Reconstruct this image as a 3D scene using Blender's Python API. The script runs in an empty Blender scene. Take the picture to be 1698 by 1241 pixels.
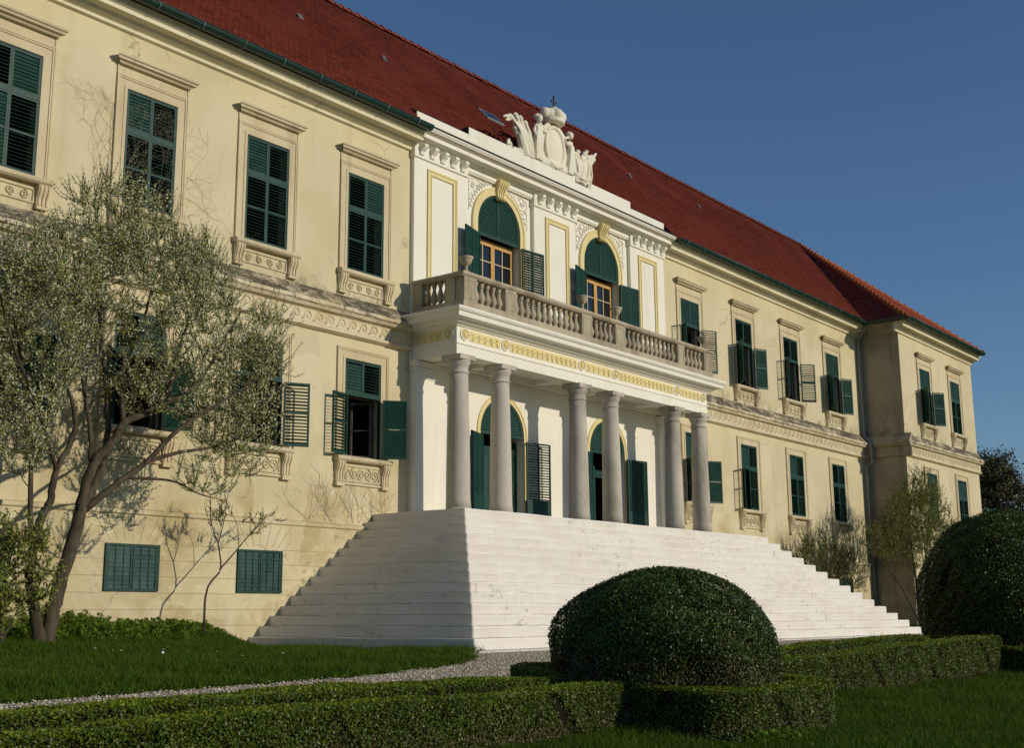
import bpy, bmesh, math, random
import numpy as np
from mathutils import Vector, Matrix
random.seed(7); rng = np.random.default_rng(7)
R = math.radians
scene = bpy.context.scene
col = scene.collection

# ------------------------------------------------------------------ helpers
class MB:
    """collects shapes; build() links them as ONE mesh object"""
    def __init__(s): s.v = []; s.f = []; s.m = []; s.sm = []
    def add(s, verts, faces, mi=0, smooth=False):
        o = len(s.v); s.v += [tuple(p) for p in verts]
        for f in faces:
            s.f.append([o + i for i in f]); s.m.append(mi); s.sm.append(smooth)
    def box(s, x0, x1, y0, y1, z0, z1, mi=0):
        v = [(x0,y0,z0),(x1,y0,z0),(x1,y1,z0),(x0,y1,z0),(x0,y0,z1),(x1,y0,z1),(x1,y1,z1),(x0,y1,z1)]
        s.add(v, [(3,2,1,0),(4,5,6,7),(0,1,5,4),(1,2,6,5),(2,3,7,6),(3,0,4,7)], mi)
    def cbox(s, x0, x1, y0, y1, z0, z1, b=.01, mi=0):
        """box with chamfered edges"""
        bm = bmesh.new()
        v = [bm.verts.new(p) for p in [(x0,y0,z0),(x1,y0,z0),(x1,y1,z0),(x0,y1,z0),(x0,y0,z1),(x1,y0,z1),(x1,y1,z1),(x0,y1,z1)]]
        for q in [(3,2,1,0),(4,5,6,7),(0,1,5,4),(1,2,6,5),(2,3,7,6),(3,0,4,7)]: bm.faces.new([v[i] for i in q])
        bmesh.ops.bevel(bm, geom=bm.edges[:], offset=b, segments=1, affect='EDGES', clamp_overlap=True)
        s.bm(bm, mi)
    def bm(s, bm, mi=0, smooth=False, M=None):
        bm.verts.ensure_lookup_table(); bm.verts.index_update()
        s.add([(M @ v.co if M else v.co) for v in bm.verts], [[v.index for v in f.verts] for f in bm.faces], mi, smooth)
        bm.free()
    def extrude(s, prof, x0, x1, mi=0, caps=True, smooth=False):
        """profile [(y,z)...] drawn from top to bottom on the -y side, swept along x"""
        n = len(prof)
        v = [(x0,y,z) for y,z in prof] + [(x1,y,z) for y,z in prof]
        f = [(i, i+1, n+i+1, n+i) for i in range(n-1)] + [(n-1, 0, n, 2*n-1)]
        if caps: f += [tuple(range(n-1,-1,-1)), tuple(range(n, 2*n))]
        s.add(v, f, mi, smooth)
    def extrude_y(s, prof, y0, y1, mi=0):
        """profile [(x,z)...] swept along y"""
        n = len(prof)
        v = [(x,y0,z) for x,z in prof] + [(x,y1,z) for x,z in prof]
        f = [(i, i+1, n+i+1, n+i) for i in range(n-1)] + [(n-1, 0, n, 2*n-1), tuple(range(n-1,-1,-1)), tuple(range(n, 2*n))]
        s.add(v, f, mi)
    def tube(s, pts, r, n=6, mi=0, smooth=True, cap=True):
        pts = [Vector(p) for p in pts]; rs = r if isinstance(r, (list, tuple)) else [r]*len(pts)
        o = len(s.v); up = Vector((0.31, .17, .93)).normalized()
        for i, p in enumerate(pts):
            t = (pts[min(i+1, len(pts)-1)] - pts[max(i-1, 0)])
            t = t.normalized() if t.length > 1e-9 else Vector((0,0,1))
            a = t.cross(up)
            if a.length < .05: a = t.cross(Vector((1,0,0)))
            a.normalize(); b = t.cross(a)
            for k in range(n):
                w = 2*math.pi*k/n
                s.v.append(tuple(p + (a*math.cos(w) + b*math.sin(w))*rs[i]))
        for i in range(len(pts)-1):
            for k in range(n):
                s.f.append([o+i*n+k, o+i*n+(k+1)%n, o+(i+1)*n+(k+1)%n, o+(i+1)*n+k]); s.m.append(mi); s.sm.append(smooth)
        if cap:
            s.f.append([o+k for k in range(n-1,-1,-1)]); s.m.append(mi); s.sm.append(False)
            e = o+(len(pts)-1)*n
            s.f.append([e+k for k in range(n)]); s.m.append(mi); s.sm.append(False)
    def lathe(s, prof, cx=0, cy=0, n=20, mi=0, smooth=True):
        """profile [(r,z)...] from bottom to top"""
        v = []; f = []
        for r, z in prof:
            for k in range(n):
                w = 2*math.pi*k/n; v.append((cx+r*math.cos(w), cy+r*math.sin(w), z))
        for i in range(len(prof)-1):
            for k in range(n):
                f.append((i*n+k, i*n+(k+1)%n, (i+1)*n+(k+1)%n, (i+1)*n+k))
        f.append(tuple(range(n-1,-1,-1))); e = (len(prof)-1)*n; f.append(tuple(e+k for k in range(n)))
        s.add(v, f, mi, smooth)
    def ball(s, c, r, mi=0, seg=10, M=None):
        rx, ry, rz = r if isinstance(r, (tuple, list)) else (r, r, r)
        bm = bmesh.new(); bmesh.ops.create_uvsphere(bm, u_segments=seg, v_segments=max(6, seg*2//3), radius=1)
        T = Matrix.Translation(c) @ (M or Matrix.Identity(4)) @ Matrix.Diagonal((rx, ry, rz, 1))
        s.bm(bm, mi, True, T)
    def build(s, name, mat, parent=None, loc=None):
        me = bpy.data.meshes.new(name); me.from_pydata(s.v, [], s.f)
        for m in (mat if isinstance(mat, (list, tuple)) else [mat]): me.materials.append(m)
        me.polygons.foreach_set('material_index', s.m); me.polygons.foreach_set('use_smooth', s.sm)
        me.update()
        o = bpy.data.objects.new(name, me); col.objects.link(o)
        if parent: o.parent = parent
        if loc: o.location = loc
        return o

def link(name, me, parent=None, loc=(0,0,0), rz=0):
    o = bpy.data.objects.new(name, me); col.objects.link(o); o.location = loc; o.rotation_euler = (0,0,rz)
    if parent: o.parent = parent
    return o
def empty(name, loc=(0,0,0)):
    o = bpy.data.objects.new(name, None); col.objects.link(o); o.location = loc; o.empty_display_size = .3
    return o
def tag(o, label=None, cat=None, group=None, kind=None):
    if label: o['label'] = label
    if cat: o['category'] = cat
    if group: o['group'] = group
    if kind: o['kind'] = kind
    return o
def quads_mesh(name, V, mats, midx=None, parent=None, tri=False, loc=None):
    """V: (n, 4 or 3, 3) array -> one mesh object of loose leaves"""
    V = np.asarray(V, np.float32); n, k = V.shape[0], V.shape[1]
    if loc is not None: V = V - np.array(loc, np.float32)
    me = bpy.data.meshes.new(name); me.vertices.add(n*k); me.vertices.foreach_set('co', V.reshape(-1))
    me.loops.add(n*k); me.loops.foreach_set('vertex_index', np.arange(n*k, dtype=np.int32))
    me.polygons.add(n); me.polygons.foreach_set('loop_start', np.arange(0, n*k, k, dtype=np.int32))
    me.polygons.foreach_set('loop_total', np.full(n, k, np.int32))
    for m in mats: me.materials.append(m)
    if midx is not None: me.polygons.foreach_set('material_index', np.asarray(midx, np.int32))
    me.update(calc_edges=True)
    o = bpy.data.objects.new(name, me); col.objects.link(o)
    if parent: o.parent = parent
    if loc is not None and not parent: o.location = loc
    return o
def leaf_quads(P, N, size, rng=rng, jit=.8, asp=.55):
    """P points, N preferred normals; rhombus leaves of about `size` with jittered orientation"""
    n = len(P); N = N + rng.normal(0, jit, (n,3)); N /= np.linalg.norm(N, axis=1)[:,None] + 1e-9
    T = np.cross(N, rng.normal(0, 1, (n,3))); T /= np.linalg.norm(T, axis=1)[:,None] + 1e-9
    B = np.cross(N, T); s = (size*rng.uniform(.6, 1.35, n))[:,None]
    a, b = T*s, B*s*asp
    return np.stack([P - a, P - b + .12*a, P + a, P + b + .12*a], 1)

# ------------------------------------------------------------------ materials
def sock(nt, x):
    return x
class NT:
    def __init__(s, name, rough=.8, spec=.3):
        s.m = bpy.data.materials.new(name); s.m.use_nodes = True; s.t = s.m.node_tree; s.t.nodes.clear()
        s.out = s.n('ShaderNodeOutputMaterial'); s.b = s.n('ShaderNodeBsdfPrincipled')
        s.t.links.new(s.b.outputs[0], s.out.inputs[0]); s.b.inputs['Roughness'].default_value = rough
        s.b.inputs['Specular IOR Level'].default_value = spec
        s.geo = s.n('ShaderNodeNewGeometry')
    def n(s, t, **k):
        x = s.t.nodes.new(t)
        for a, v in k.items(): setattr(x, a, v)
        return x
    def l(s, a, b): s.t.links.new(a, b)
    def coords(s, scale=(1,1,1), local=False):
        mp = s.n('ShaderNodeMapping'); mp.inputs['Scale'].default_value = scale
        if local:
            tc = s.n('ShaderNodeTexCoord'); s.l(tc.outputs['Object'], mp.inputs['Vector'])
        else: s.l(s.geo.outputs['Position'], mp.inputs['Vector'])
        return mp.outputs['Vector']
    def noise(s, scale, detail=4, rough=.6, stretch=(1,1,1), local=False, dist=0):
        x = s.n('ShaderNodeTexNoise'); x.inputs['Scale'].default_value = scale; x.inputs['Detail'].default_value = detail
        x.inputs['Roughness'].default_value = rough; x.inputs['Distortion'].default_value = dist
        s.l(s.coords(stretch, local), x.inputs['Vector']); return x.outputs['Fac']
    def ramp(s, fac, lo, hi, a=0., b=1.):
        x = s.n('ShaderNodeMapRange'); x.interpolation_type = 'SMOOTHSTEP'
        s.l(fac, x.inputs[0]); x.inputs[1].default_value = lo; x.inputs[2].default_value = hi
        x.inputs[3].default_value = a; x.inputs[4].default_value = b
        return x.outputs[0]
    def mul(s, a, b, op='MULTIPLY'):
        x = s.n('ShaderNodeMath', operation=op)
        for i, q in enumerate((a, b)):
            if isinstance(q, (int, float)): x.inputs[i].default_value = q
            else: s.l(q, x.inputs[i])
        return x.outputs[0]
    def mix(s, fac, a, b, mode='MIX'):
        x = s.n('ShaderNodeMix', data_type='RGBA', blend_type=mode)
        for i, q in ((0, fac), (6, a), (7, b)):
            if isinstance(q, (int, float)): x.inputs[i].default_value = q
            elif isinstance(q, tuple): x.inputs[i].default_value = (*q[:3], 1)
            else: s.l(q, x.inputs[i])
        return x.outputs[2]
    def z(s):
        x = s.n('ShaderNodeSeparateXYZ'); s.l(s.geo.outputs['Position'], x.inputs[0]); return x.outputs
    def nz(s):
        x = s.n('ShaderNodeSeparateXYZ'); s.l(s.geo.outputs['Normal'], x.inputs[0]); return x.outputs[2]
    def color(s, c):
        if isinstance(c, tuple): s.b.inputs['Base Color'].default_value = (*c, 1)
        else: s.l(c, s.b.inputs['Base Color'])
        return s
    def bump(s, h, strength=.3, dist=.01):
        x = s.n('ShaderNodeBump'); x.inputs['Strength'].default_value = strength; x.inputs['Distance'].default_value = dist
        s.l(h, x.inputs['Height']); s.l(x.outputs[0], s.b.inputs['Normal']); return s

M = {}
def plaster(name, base, patch, stain, low=0., streak=.35, rough=.92):
    m = NT(name, rough, .2)
    c = m.mix(m.ramp(m.noise(.45, 5, .6), .38, .68), base, patch)
    c = m.mix(m.mul(m.ramp(m.noise(1.0, 5, .65, (1.6,1.6,.12)), .52, .75), streak), c, stain)
    c = m.mix(m.mul(m.ramp(m.noise(7, 4, .7), .58, .75), .22), c, stain)
    if low:
        zz = m.z()[2]
        k = m.mul(m.ramp(zz, 7.0, 2.6), m.ramp(m.noise(.55, 6, .65, dist=.6), .40, .66))
        c = m.mix(m.mul(k, low), c, stain)
        k2 = m.mul(m.ramp(zz, 4.6, 1.2), m.ramp(m.noise(1.4, 7, .72, dist=1.2), .53, .62))
        c = m.mix(m.mul(k2, .5), c, tuple(min(1, q*1.12) for q in base))
        k3 = m.mul(m.ramp(zz, 3.6, 2.4), m.ramp(m.noise(2.2, 7, .75), .56, .66))
        c = m.mix(m.mul(k3, .45), c, tuple(q*.45 for q in stain))
    if low:
        vo = m.n('ShaderNodeTexVoronoi'); vo.inputs['Scale'].default_value = .42; vo.feature = 'F1'
        nv = m.n('ShaderNodeTexNoise'); nv.inputs['Scale'].default_value = .9; nv.inputs['Detail'].default_value = 5
        vv = m.n('ShaderNodeVectorMath', operation='ADD'); m.l(m.geo.outputs['Position'], nv.inputs['Vector']); m.l(m.geo.outputs['Position'], vv.inputs[0]); m.l(nv.outputs['Color'], vv.inputs[1]); m.l(vv.outputs[0], vo.inputs['Vector'])
        sc = m.n('ShaderNodeSeparateColor'); m.l(vo.outputs['Color'], sc.inputs[0])
        c = m.mix(m.mul(m.ramp(sc.outputs[0], .55, .9), .35), c, tuple(q*.88 for q in patch)); c = m.mix(m.mul(m.ramp(sc.outputs[1], .72, .95), .4), c, tuple(min(1,q*1.07) for q in base))
        ve = m.n('ShaderNodeTexVoronoi'); ve.inputs['Scale'].default_value = .6; ve.feature = 'DISTANCE_TO_EDGE'; m.l(vv.outputs[0], ve.inputs['Vector'])
        ck = m.mul(m.ramp(ve.outputs['Distance'], .010, .003), m.ramp(m.noise(.5, 4), .52, .62)); c = m.mix(m.mul(ck, .5), c, tuple(q*.55 for q in stain))
        zz = m.z()[2]; k4 = m.mul(m.mul(m.ramp(zz, 8.75, 8.15), m.ramp(zz, 8.0, 8.1)), m.ramp(m.noise(1.6, 7, .78, (1,1,.8), dist=.5), .46, .66))
        c = m.mix(m.mul(k4, .8), c, (.15,.125,.08))
    m.color(c)
    h = m.mul(m.noise(60, 3, .6), m.mul(m.noise(3.0, 3), 2.5), 'ADD')
    m.bump(h, .35, .006)
    return m.m
M['cream'] = plaster('cream_plaster', (.665,.583,.378), (.605,.52,.32), (.42,.335,.17), low=.85)
M['trim'] = plaster('trim_stucco', (.63,.55,.36), (.51,.425,.265), (.27,.21,.13), low=0, streak=.75)
M['pinktrim'] = plaster('casing_stucco', (.64,.55,.355), (.57,.465,.295), (.36,.275,.165), low=0, streak=.65)
M['cornice'] = plaster('cornice_stucco', (.75,.69,.50), (.68,.61,.42), (.40,.36,.20), low=0, streak=.55)
M['white'] = plaster('white_plaster', (.85,.815,.70), (.82,.78,.655), (.66,.61,.47), low=0, streak=.45)
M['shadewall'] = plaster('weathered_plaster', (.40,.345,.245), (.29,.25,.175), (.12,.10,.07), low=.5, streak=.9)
M['yellow'] = plaster('yellow_stucco', (.76,.645,.335), (.72,.60,.29), (.60,.46,.22), low=0, streak=.2)
M['joint'] = NT('mortar_joint', .95, .1).color((.36,.27,.15)).m

def stone(name, base, dark, pale, big=.8):
    m = NT(name, .88, .25); oi = m.n('ShaderNodeObjectInfo')
    c = m.mix(m.ramp(m.noise(big, 6, .65, (1,1,.35)), .42, .68), base, dark)
    c = m.mix(m.mul(m.ramp(m.noise(9, 5, .7), .56, .70), .6), c, dark)
    c = m.mix(m.mul(m.ramp(m.noise(24, 4, .7), .60, .72), .5), c, pale)
    c = m.mix(m.mul(m.ramp(m.noise(46, 2, .6), .66, .72), .7), c, tuple(q*.45 for q in dark))
    c = m.mix(m.mul(oi.outputs['Random'], .35), c, m.mix(.5, c, dark))
    m.color(c).bump(m.noise(40, 5, .7), .5, .006)
    return m.m
M['column'] = stone('column_stone', (.56,.51,.43), (.31,.275,.22), (.66,.61,.52))
M['baluster'] = stone('balustrade_stone', (.49,.42,.30), (.30,.25,.17), (.58,.51,.38), 1.4)

def steps_mat():
    m = NT('pale_step_stone', .85, .25)
    c = m.mix(m.ramp(m.noise(.7, 5, .6), .40, .66), (.76,.715,.635), (.70,.65,.565))
    xyz = m.z(); h = m.mul(xyz[0], xyz[1], 'ADD')
    v = m.n('ShaderNodeCombineXYZ'); m.l(h, v.inputs[0]); m.l(xyz[2], v.inputs[1])
    b = m.n('ShaderNodeTexBrick'); m.l(v.outputs[0], b.inputs['Vector'])
    b.inputs['Scale'].default_value = 1; b.inputs['Brick Width'].default_value = 2.1; b.inputs['Row Height'].default_value = .216
    b.inputs['Mortar Size'].default_value = .006; b.offset = .37; b.inputs['Mortar Smooth'].default_value = .3
    b.inputs['Color1'].default_value = (0,0,0,1); b.inputs['Color2'].default_value = (.12,.12,.12,1); b.inputs['Mortar'].default_value = (1,1,1,1)
    side = m.mul(m.ramp(m.nz(), .3, .05), 1.)
    c = m.mix(m.mul(m.mul(b.outputs['Color'], side), .5), c, (.36,.31,.24))
    st = m.mul(m.ramp(m.noise(1.6, 6, .75, (1.6,1.6,5), dist=.5), .53, .66), m.ramp(m.noise(24, 4, .7, (1,1,.5)), .44, .60))
    c = m.mix(m.mul(st, m.mul(m.ramp(m.noise(.45, 3), .40, .60), .75)), c, (.20,.16,.115))
    vs_ = m.mul(m.mul(m.ramp(m.noise(5.5, 4, .6, (1,1,.12)), .64, .70), m.ramp(m.noise(1.1, 3), .45, .6)), side)
    c = m.mix(m.mul(vs_, .55), c, (.20,.165,.12))
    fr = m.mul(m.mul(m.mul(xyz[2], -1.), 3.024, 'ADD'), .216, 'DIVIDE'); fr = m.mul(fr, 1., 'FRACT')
    lit_edge = m.mul(m.ramp(fr, .14, .08), m.ramp(m.noise(2.5, 5, .7), .35, .55))  # pale broken band along each tread edge, a sunlit highlight painted into the colour
    c = m.mix(m.mul(m.mul(lit_edge, side), .75), c, (.90,.88,.84))
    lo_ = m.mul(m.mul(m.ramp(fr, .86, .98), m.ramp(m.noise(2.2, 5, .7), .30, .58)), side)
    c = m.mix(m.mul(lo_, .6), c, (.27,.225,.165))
    c = m.mix(m.mul(m.ramp(m.noise(60, 3, .7), .60, .7), .35), c, (.42,.37,.29))
    m.color(c).bump(m.noise(30, 5, .7), .35, .006)
    return m.m
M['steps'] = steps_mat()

def belt_mat():
    m = NT('weathered_ledge', .92, .2)
    c = m.mix(m.ramp(m.noise(1.2, 5, .65), .4, .66), (.68,.59,.40), (.60,.49,.30))
    up = m.ramp(m.nz(), .25, .6)
    dk = m.ramp(m.noise(1.3, 8, .8, (1,2.2,2.2), dist=.6), .34, .56)
    c = m.mix(m.mul(up, dk), c, m.mix(m.ramp(m.noise(9, 5, .7), .4, .65), (.055,.05,.038), (.16,.135,.09)))
    zz = m.z()[2]
    drip = m.mul(m.ramp(zz, 7.60, 7.78), m.ramp(m.noise(2.2, 6, .75, (2.4,2.4,.5)), .47, .64))
    c = m.mix(m.mul(drip, .85), c, (.10,.085,.055))
    c = m.mix(m.mul(m.ramp(m.noise(3.5, 5, .7), .58, .70), .35), c, (.35,.26,.14))
    m.color(c).bump(m.noise(22, 5, .7), .6, .012)
    return m.m
M['belt'] = belt_mat()

def tile_mat(name, ax, bright=1., new=False):
    m = NT(name, .85, .12)
    xyz = m.z(); v = m.n('ShaderNodeCombineXYZ'); m.l(xyz[ax], v.inputs[0]); m.l(m.mul(xyz[2], 1.0), v.inputs[1])
    b = m.n('ShaderNodeTexBrick'); m.l(v.outputs[0], b.inputs['Vector'])
    b.inputs['Scale'].default_value = 1; b.inputs['Brick Width'].default_value = .19; b.inputs['Row Height'].default_value = .12
    b.inputs['Mortar Size'].default_value = .008; b.inputs['Mortar Smooth'].default_value = .4; b.inputs['Bias'].default_value = -.1
    t = lambda q: tuple(x*bright for x in q)
    b.inputs['Color1'].default_value = (*t((.365,.092,.060)),1); b.inputs['Color2'].default_value = (*t((.215,.055,.041)),1); b.inputs['Mortar'].default_value = (.035,.013,.010,1)
    c = m.mix(m.mul(m.ramp(m.noise(.5, 4, .6), .4, .7), .5), b.outputs['Color'], t((.25,.066,.054)))
    c = m.mix(m.mul(m.ramp(m.noise(5.5, 3, .7, (1,1,1)), .62, .72), .55), c, t((.36,.10,.045)))
    if new: c = m.mix(m.noise(4, 3), (.42,.13,.04), (.30,.085,.03))
    m.color(c)
    m.bump(m.mul(b.outputs['Fac'], -1.), .6, .012)
    return m.m
M['tile'] = tile_mat('red_roof_tiles', 0); M['tile_side'] = tile_mat('red_roof_tiles_side', 1); M['tile_new'] = tile_mat('orange_ridge_tiles', 0, 1.0, True)

def paint(name, c, c2, rough=.42, spec=.4, local=True):
    m = NT(name, rough, spec)
    k = m.mix(m.ramp(m.noise(3.5, 5, .65, (1,1,.5), local), .38, .68), c, c2)
    k = m.mix(m.mul(m.ramp(m.noise(40, 3, .7, local=local), .60, .74), .4), k, tuple(q*1.9+.012 for q in c2))
    m.color(k).bump(m.noise(50, 3, .6, local=local), .15, .002)
    return m.m
M['green'] = paint('green_shutter_paint', (.006,.043,.031), (.011,.056,.042), .5, .3)
M['greenB'] = paint('weathered_green_paint', (.008,.042,.029), (.028,.075,.056), .3, .5)
M['gutter'] = paint('green_gutter_metal', (.004,.026,.016), (.006,.036,.023), .4, .5, False)
M['palegutter'] = paint('pale_gutter_strap', (.16,.24,.20), (.10,.17,.14), .45, .4, False)
M['zinc'] = paint('zinc_metal', (.20,.21,.22), (.26,.27,.28), .45, .6, False)
M['lead'] = paint('dull_lead', (.10,.085,.08), (.14,.12,.11), .7, .3, False)
M['flash'] = paint('dark_flashing', (.03,.028,.026), (.05,.045,.04), .5, .5, False)
M['wood'] = paint('ochre_window_wood', (.62,.37,.12), (.54,.30,.09), .5, .3)
M['palewood'] = paint('pale_glazing_bar', (.62,.52,.36), (.55,.44,.28), .5, .3)
M['brown'] = paint('brown_casement_wood', (.16,.13,.10), (.11,.09,.07), .5, .3)
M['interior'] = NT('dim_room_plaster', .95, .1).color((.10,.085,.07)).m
def glass():
    m = NT('dark_window_glass', .04, .6); m.color((.012,.014,.016)); return m.m
M['glass'] = glass()
M['sculpt'] = plaster('white_sculpture_stone', (.80,.75,.60), (.74,.68,.53), (.50,.44,.31), low=0, streak=.3)
M['iron'] = NT('rusty_iron', .6, .4).color((.06,.04,.03)).m

def bark():
    m = NT('brown_grey_bark', .95, .15)
    c = m.mix(m.ramp(m.noise(9, 6, .7, (1,1,.25)), .35, .66), (.060,.044,.029), (.115,.092,.062))
    c = m.mix(m.mul(m.ramp(m.noise(3, 5, .7), .52, .66), .6), c, (.095,.095,.055))
    m.color(c).bump(m.noise(30, 6, .75, (1,1,.2)), .9, .02)
    return m.m
M['bark'] = bark()
def leafmat(name, a, b, c3=None, rough=.55, trans=.25, spec=.18):
    m = NT(name, rough, spec)
    r = m.geo.outputs['Random Per Island']
    c = m.mix(r, a, b)
    if c3: c = m.mix(m.ramp(m.noise(1.1, 3, .6), .45, .65), c, c3)
    m.color(c)
    if trans:
        t = m.n('ShaderNodeBsdfTranslucent'); m.l(c, t.inputs[0])
        x = m.n('ShaderNodeMixShader'); x.inputs[0].default_value = trans
        m.l(m.b.outputs[0], x.inputs[1]); m.l(t.outputs[0], x.inputs[2]); m.l(x.outputs[0], m.out.inputs[0])
    return m.m
M['boxleaf'] = leafmat('box_hedge_leaf', (.040,.074,.006), (.115,.165,.012), (.056,.092,.007), .45, .15, .32)
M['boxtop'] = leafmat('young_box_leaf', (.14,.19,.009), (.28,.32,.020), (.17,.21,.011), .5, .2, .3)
M['boxbrown'] = leafmat('dry_box_leaf', (.10,.075,.035), (.16,.12,.06), None, .8, .1)
M['yewleaf'] = leafmat('dark_topiary_leaf', (.030,.060,.007), (.105,.150,.016), (.044,.080,.009), .42, .12, .38)
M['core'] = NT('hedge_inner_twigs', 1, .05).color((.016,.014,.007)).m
M['blossom'] = leafmat('pale_blossom', (.68,.69,.45), (.84,.84,.60), None, .85, .38)
M['springleaf'] = leafmat('olive_spring_leaf', (.24,.29,.05), (.46,.49,.13), None, .7, .4)
M['shrubleaf'] = leafmat('fresh_shrub_leaf', (.115,.145,.022), (.22,.25,.05), None, .7, .35)
M['weed'] = leafmat('nettle_leaf', (.07,.125,.008), (.17,.25,.022), None, .7, .3)
M['grass'] = leafmat('grass_blade', (.036,.082,.004), (.115,.165,.012), (.066,.115,.008), .75, .3)
M['fartree'] = leafmat('far_tree_leaf', (.05,.048,.024), (.10,.09,.045), None, .85, .1)
M['petal'] = NT('white_petal', .7, .2).color((.75,.75,.70)).m
def ground_mat():
    m = NT('lawn_ground', 1, .05)
    c = m.mix(m.ramp(m.noise(.35, 5, .6), .35, .68), (.030,.066,.005), (.056,.095,.009))
    c = m.mix(m.mul(m.ramp(m.noise(2.2, 6, .7), .55, .7), .55), c, (.055,.070,.012))
    c = m.mix(m.mul(m.ramp(m.noise(40, 4, .7), .45, .7), .6), c, (.016,.038,.006))
    m.color(c).bump(m.noise(30, 6, .75), 1., .06)
    return m.m
M['ground'] = ground_mat()
def gravel_mat():
    m = NT('pale_gravel', .95, .15)
    vo = m.n('ShaderNodeTexVoronoi'); vo.inputs['Scale'].default_value = 24; m.l(m.coords(), vo.inputs['Vector'])
    s = m.n('ShaderNodeSeparateColor'); m.l(vo.outputs['Color'], s.inputs[0])
    c = m.mix(s.outputs[0], (.55,.46,.32), (.92,.81,.61))
    c = m.mix(m.ramp(vo.outputs['Distance'], .25, .6), c, (.26,.21,.15))
    m.color(c).bump(m.mul(vo.outputs['Distance'], -1.), 1., .03)
    return m.m
M['gravel'] = gravel_mat()
def pebble_mat():
    m = NT('loose_pebble', .9, .2); m.color(m.mix(m.geo.outputs['Random Per Island'], (.52,.44,.31), (.92,.81,.62))); return m.m
M['pebble'] = pebble_mat()

# ------------------------------------------------------------------ ground
def sst(a, b, x):
    t = min(1., max(0., (x-a)/(b-a))); return t*t*(3-2*t)
def g(x, y):
    z = 0.
    if y < -6.5: z = -.067*min(-6.5-y, 18.5)
    elif y > -6.4 and abs(y) < 40: z = .34*sst(max(-6.4, -1.5+.98*min(0, x+12)), -.3, y)*sst(-11.35, -12.6, x) + .2*sst(-6.4, -1.0, y)*sst(11.6, 14, x)
    return z
def axis(lo, hi, step, far):
    a = list(np.arange(lo, hi+1e-6, step)); ext = []
    d = step*2; x = hi
    while x < far: x += d; d *= 1.5; ext.append(x)
    neg = []; d = step*2; x = lo
    while x > -far: x -= d; d *= 1.5; neg.append(x)
    return neg[::-1] + a + ext
def sheet(name, xs, ys, mat, dz=0, keep=None):
    mb = MB(); nx = len(xs)
    for y in ys:
        for x in xs: mb.v.append((x, y, g(x, y)+dz))
    for j in range(len(ys)-1):
        for i in range(nx-1):
            mb.f.append([j*nx+i, j*nx+i+1, (j+1)*nx+i+1, (j+1)*nx+i]); mb.m.append(0); mb.sm.append(True)
    return mb.build(name, mat)
ground = sheet('ground', axis(-34, 36, .5, 3000), axis(-26, .5, .5, 3000), M['ground']); tag(ground, kind='structure')
# gravel path: between the lawn edge and the hedges, then along the foot of the steps
EDGE = [(-40,-9.9),(-30,-9.7),(-22.4,-9.4),(-20.3,-9.2),(-17.2,-8.95),(-14.5,-8.3),(-13.1,-7.65),(-12.3,-6.9),(-11.9,-6.55)]
def edge_y(x):
    for (a, ya), (b, yb) in zip(EDGE, EDGE[1:]):
        if a <= x <= b: return ya + (yb-ya)*(x-a)/(b-a)
    return -6.52
mb = MB(); xs = list(np.arange(-40, 24.01, .2)); n = 13
for x in xs:
    e = edge_y(x) + .05*math.sin(x*5.1) + .04*math.sin(x*12.7+1)
    for k in range(n):
        y = -12.7 + (e+12.7)*k/(n-1); mb.v.append((x, y, g(x, y)+.006))
for i in range(len(xs)-1):
    for k in range(n-1): mb.f.append([i*n+k, (i+1)*n+k, (i+1)*n+k+1, i*n+k+1]); mb.m.append(0); mb.sm.append(True)
path = mb.build('gravel_path', M['gravel']); tag(path, kind='structure')
# loose pebbles lying on the path
P = []
for _ in range(9000):
    x = random.uniform(-25, -9); y = random.uniform(-12.0, edge_y(x)+random.gauss(0,.07)); 
    if y > -6.6: continue
    P.append((x, y, g(x,y)+.012))
P = np.array(P); s = rng.uniform(.008, .02, len(P))
oct_v = np.array([(1,0,0),(0,1,0),(-1,0,0),(0,-1,0),(0,0,.7)])
V = []
for a, b in ((0,1),(1,2),(2,3),(3,0)):
    rot = rng.uniform(0, 6.28, len(P)) if a == 0 else rot
    def tr(k):
        v = oct_v[k]; c, sn = np.cos(rot), np.sin(rot)
        return np.stack([P[:,0]+s*(v[0]*c-v[1]*sn), P[:,1]+s*(v[0]*sn+v[1]*c), P[:,2]+s*v[2]], 1)
    V.append(np.stack([tr(a), tr(b), tr(4)], 1))
V = np.stack(V, 1).reshape(-1, 3, 3)
tag(quads_mesh('loose_gravel', V, [M['pebble']]), kind='stuff')

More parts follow.
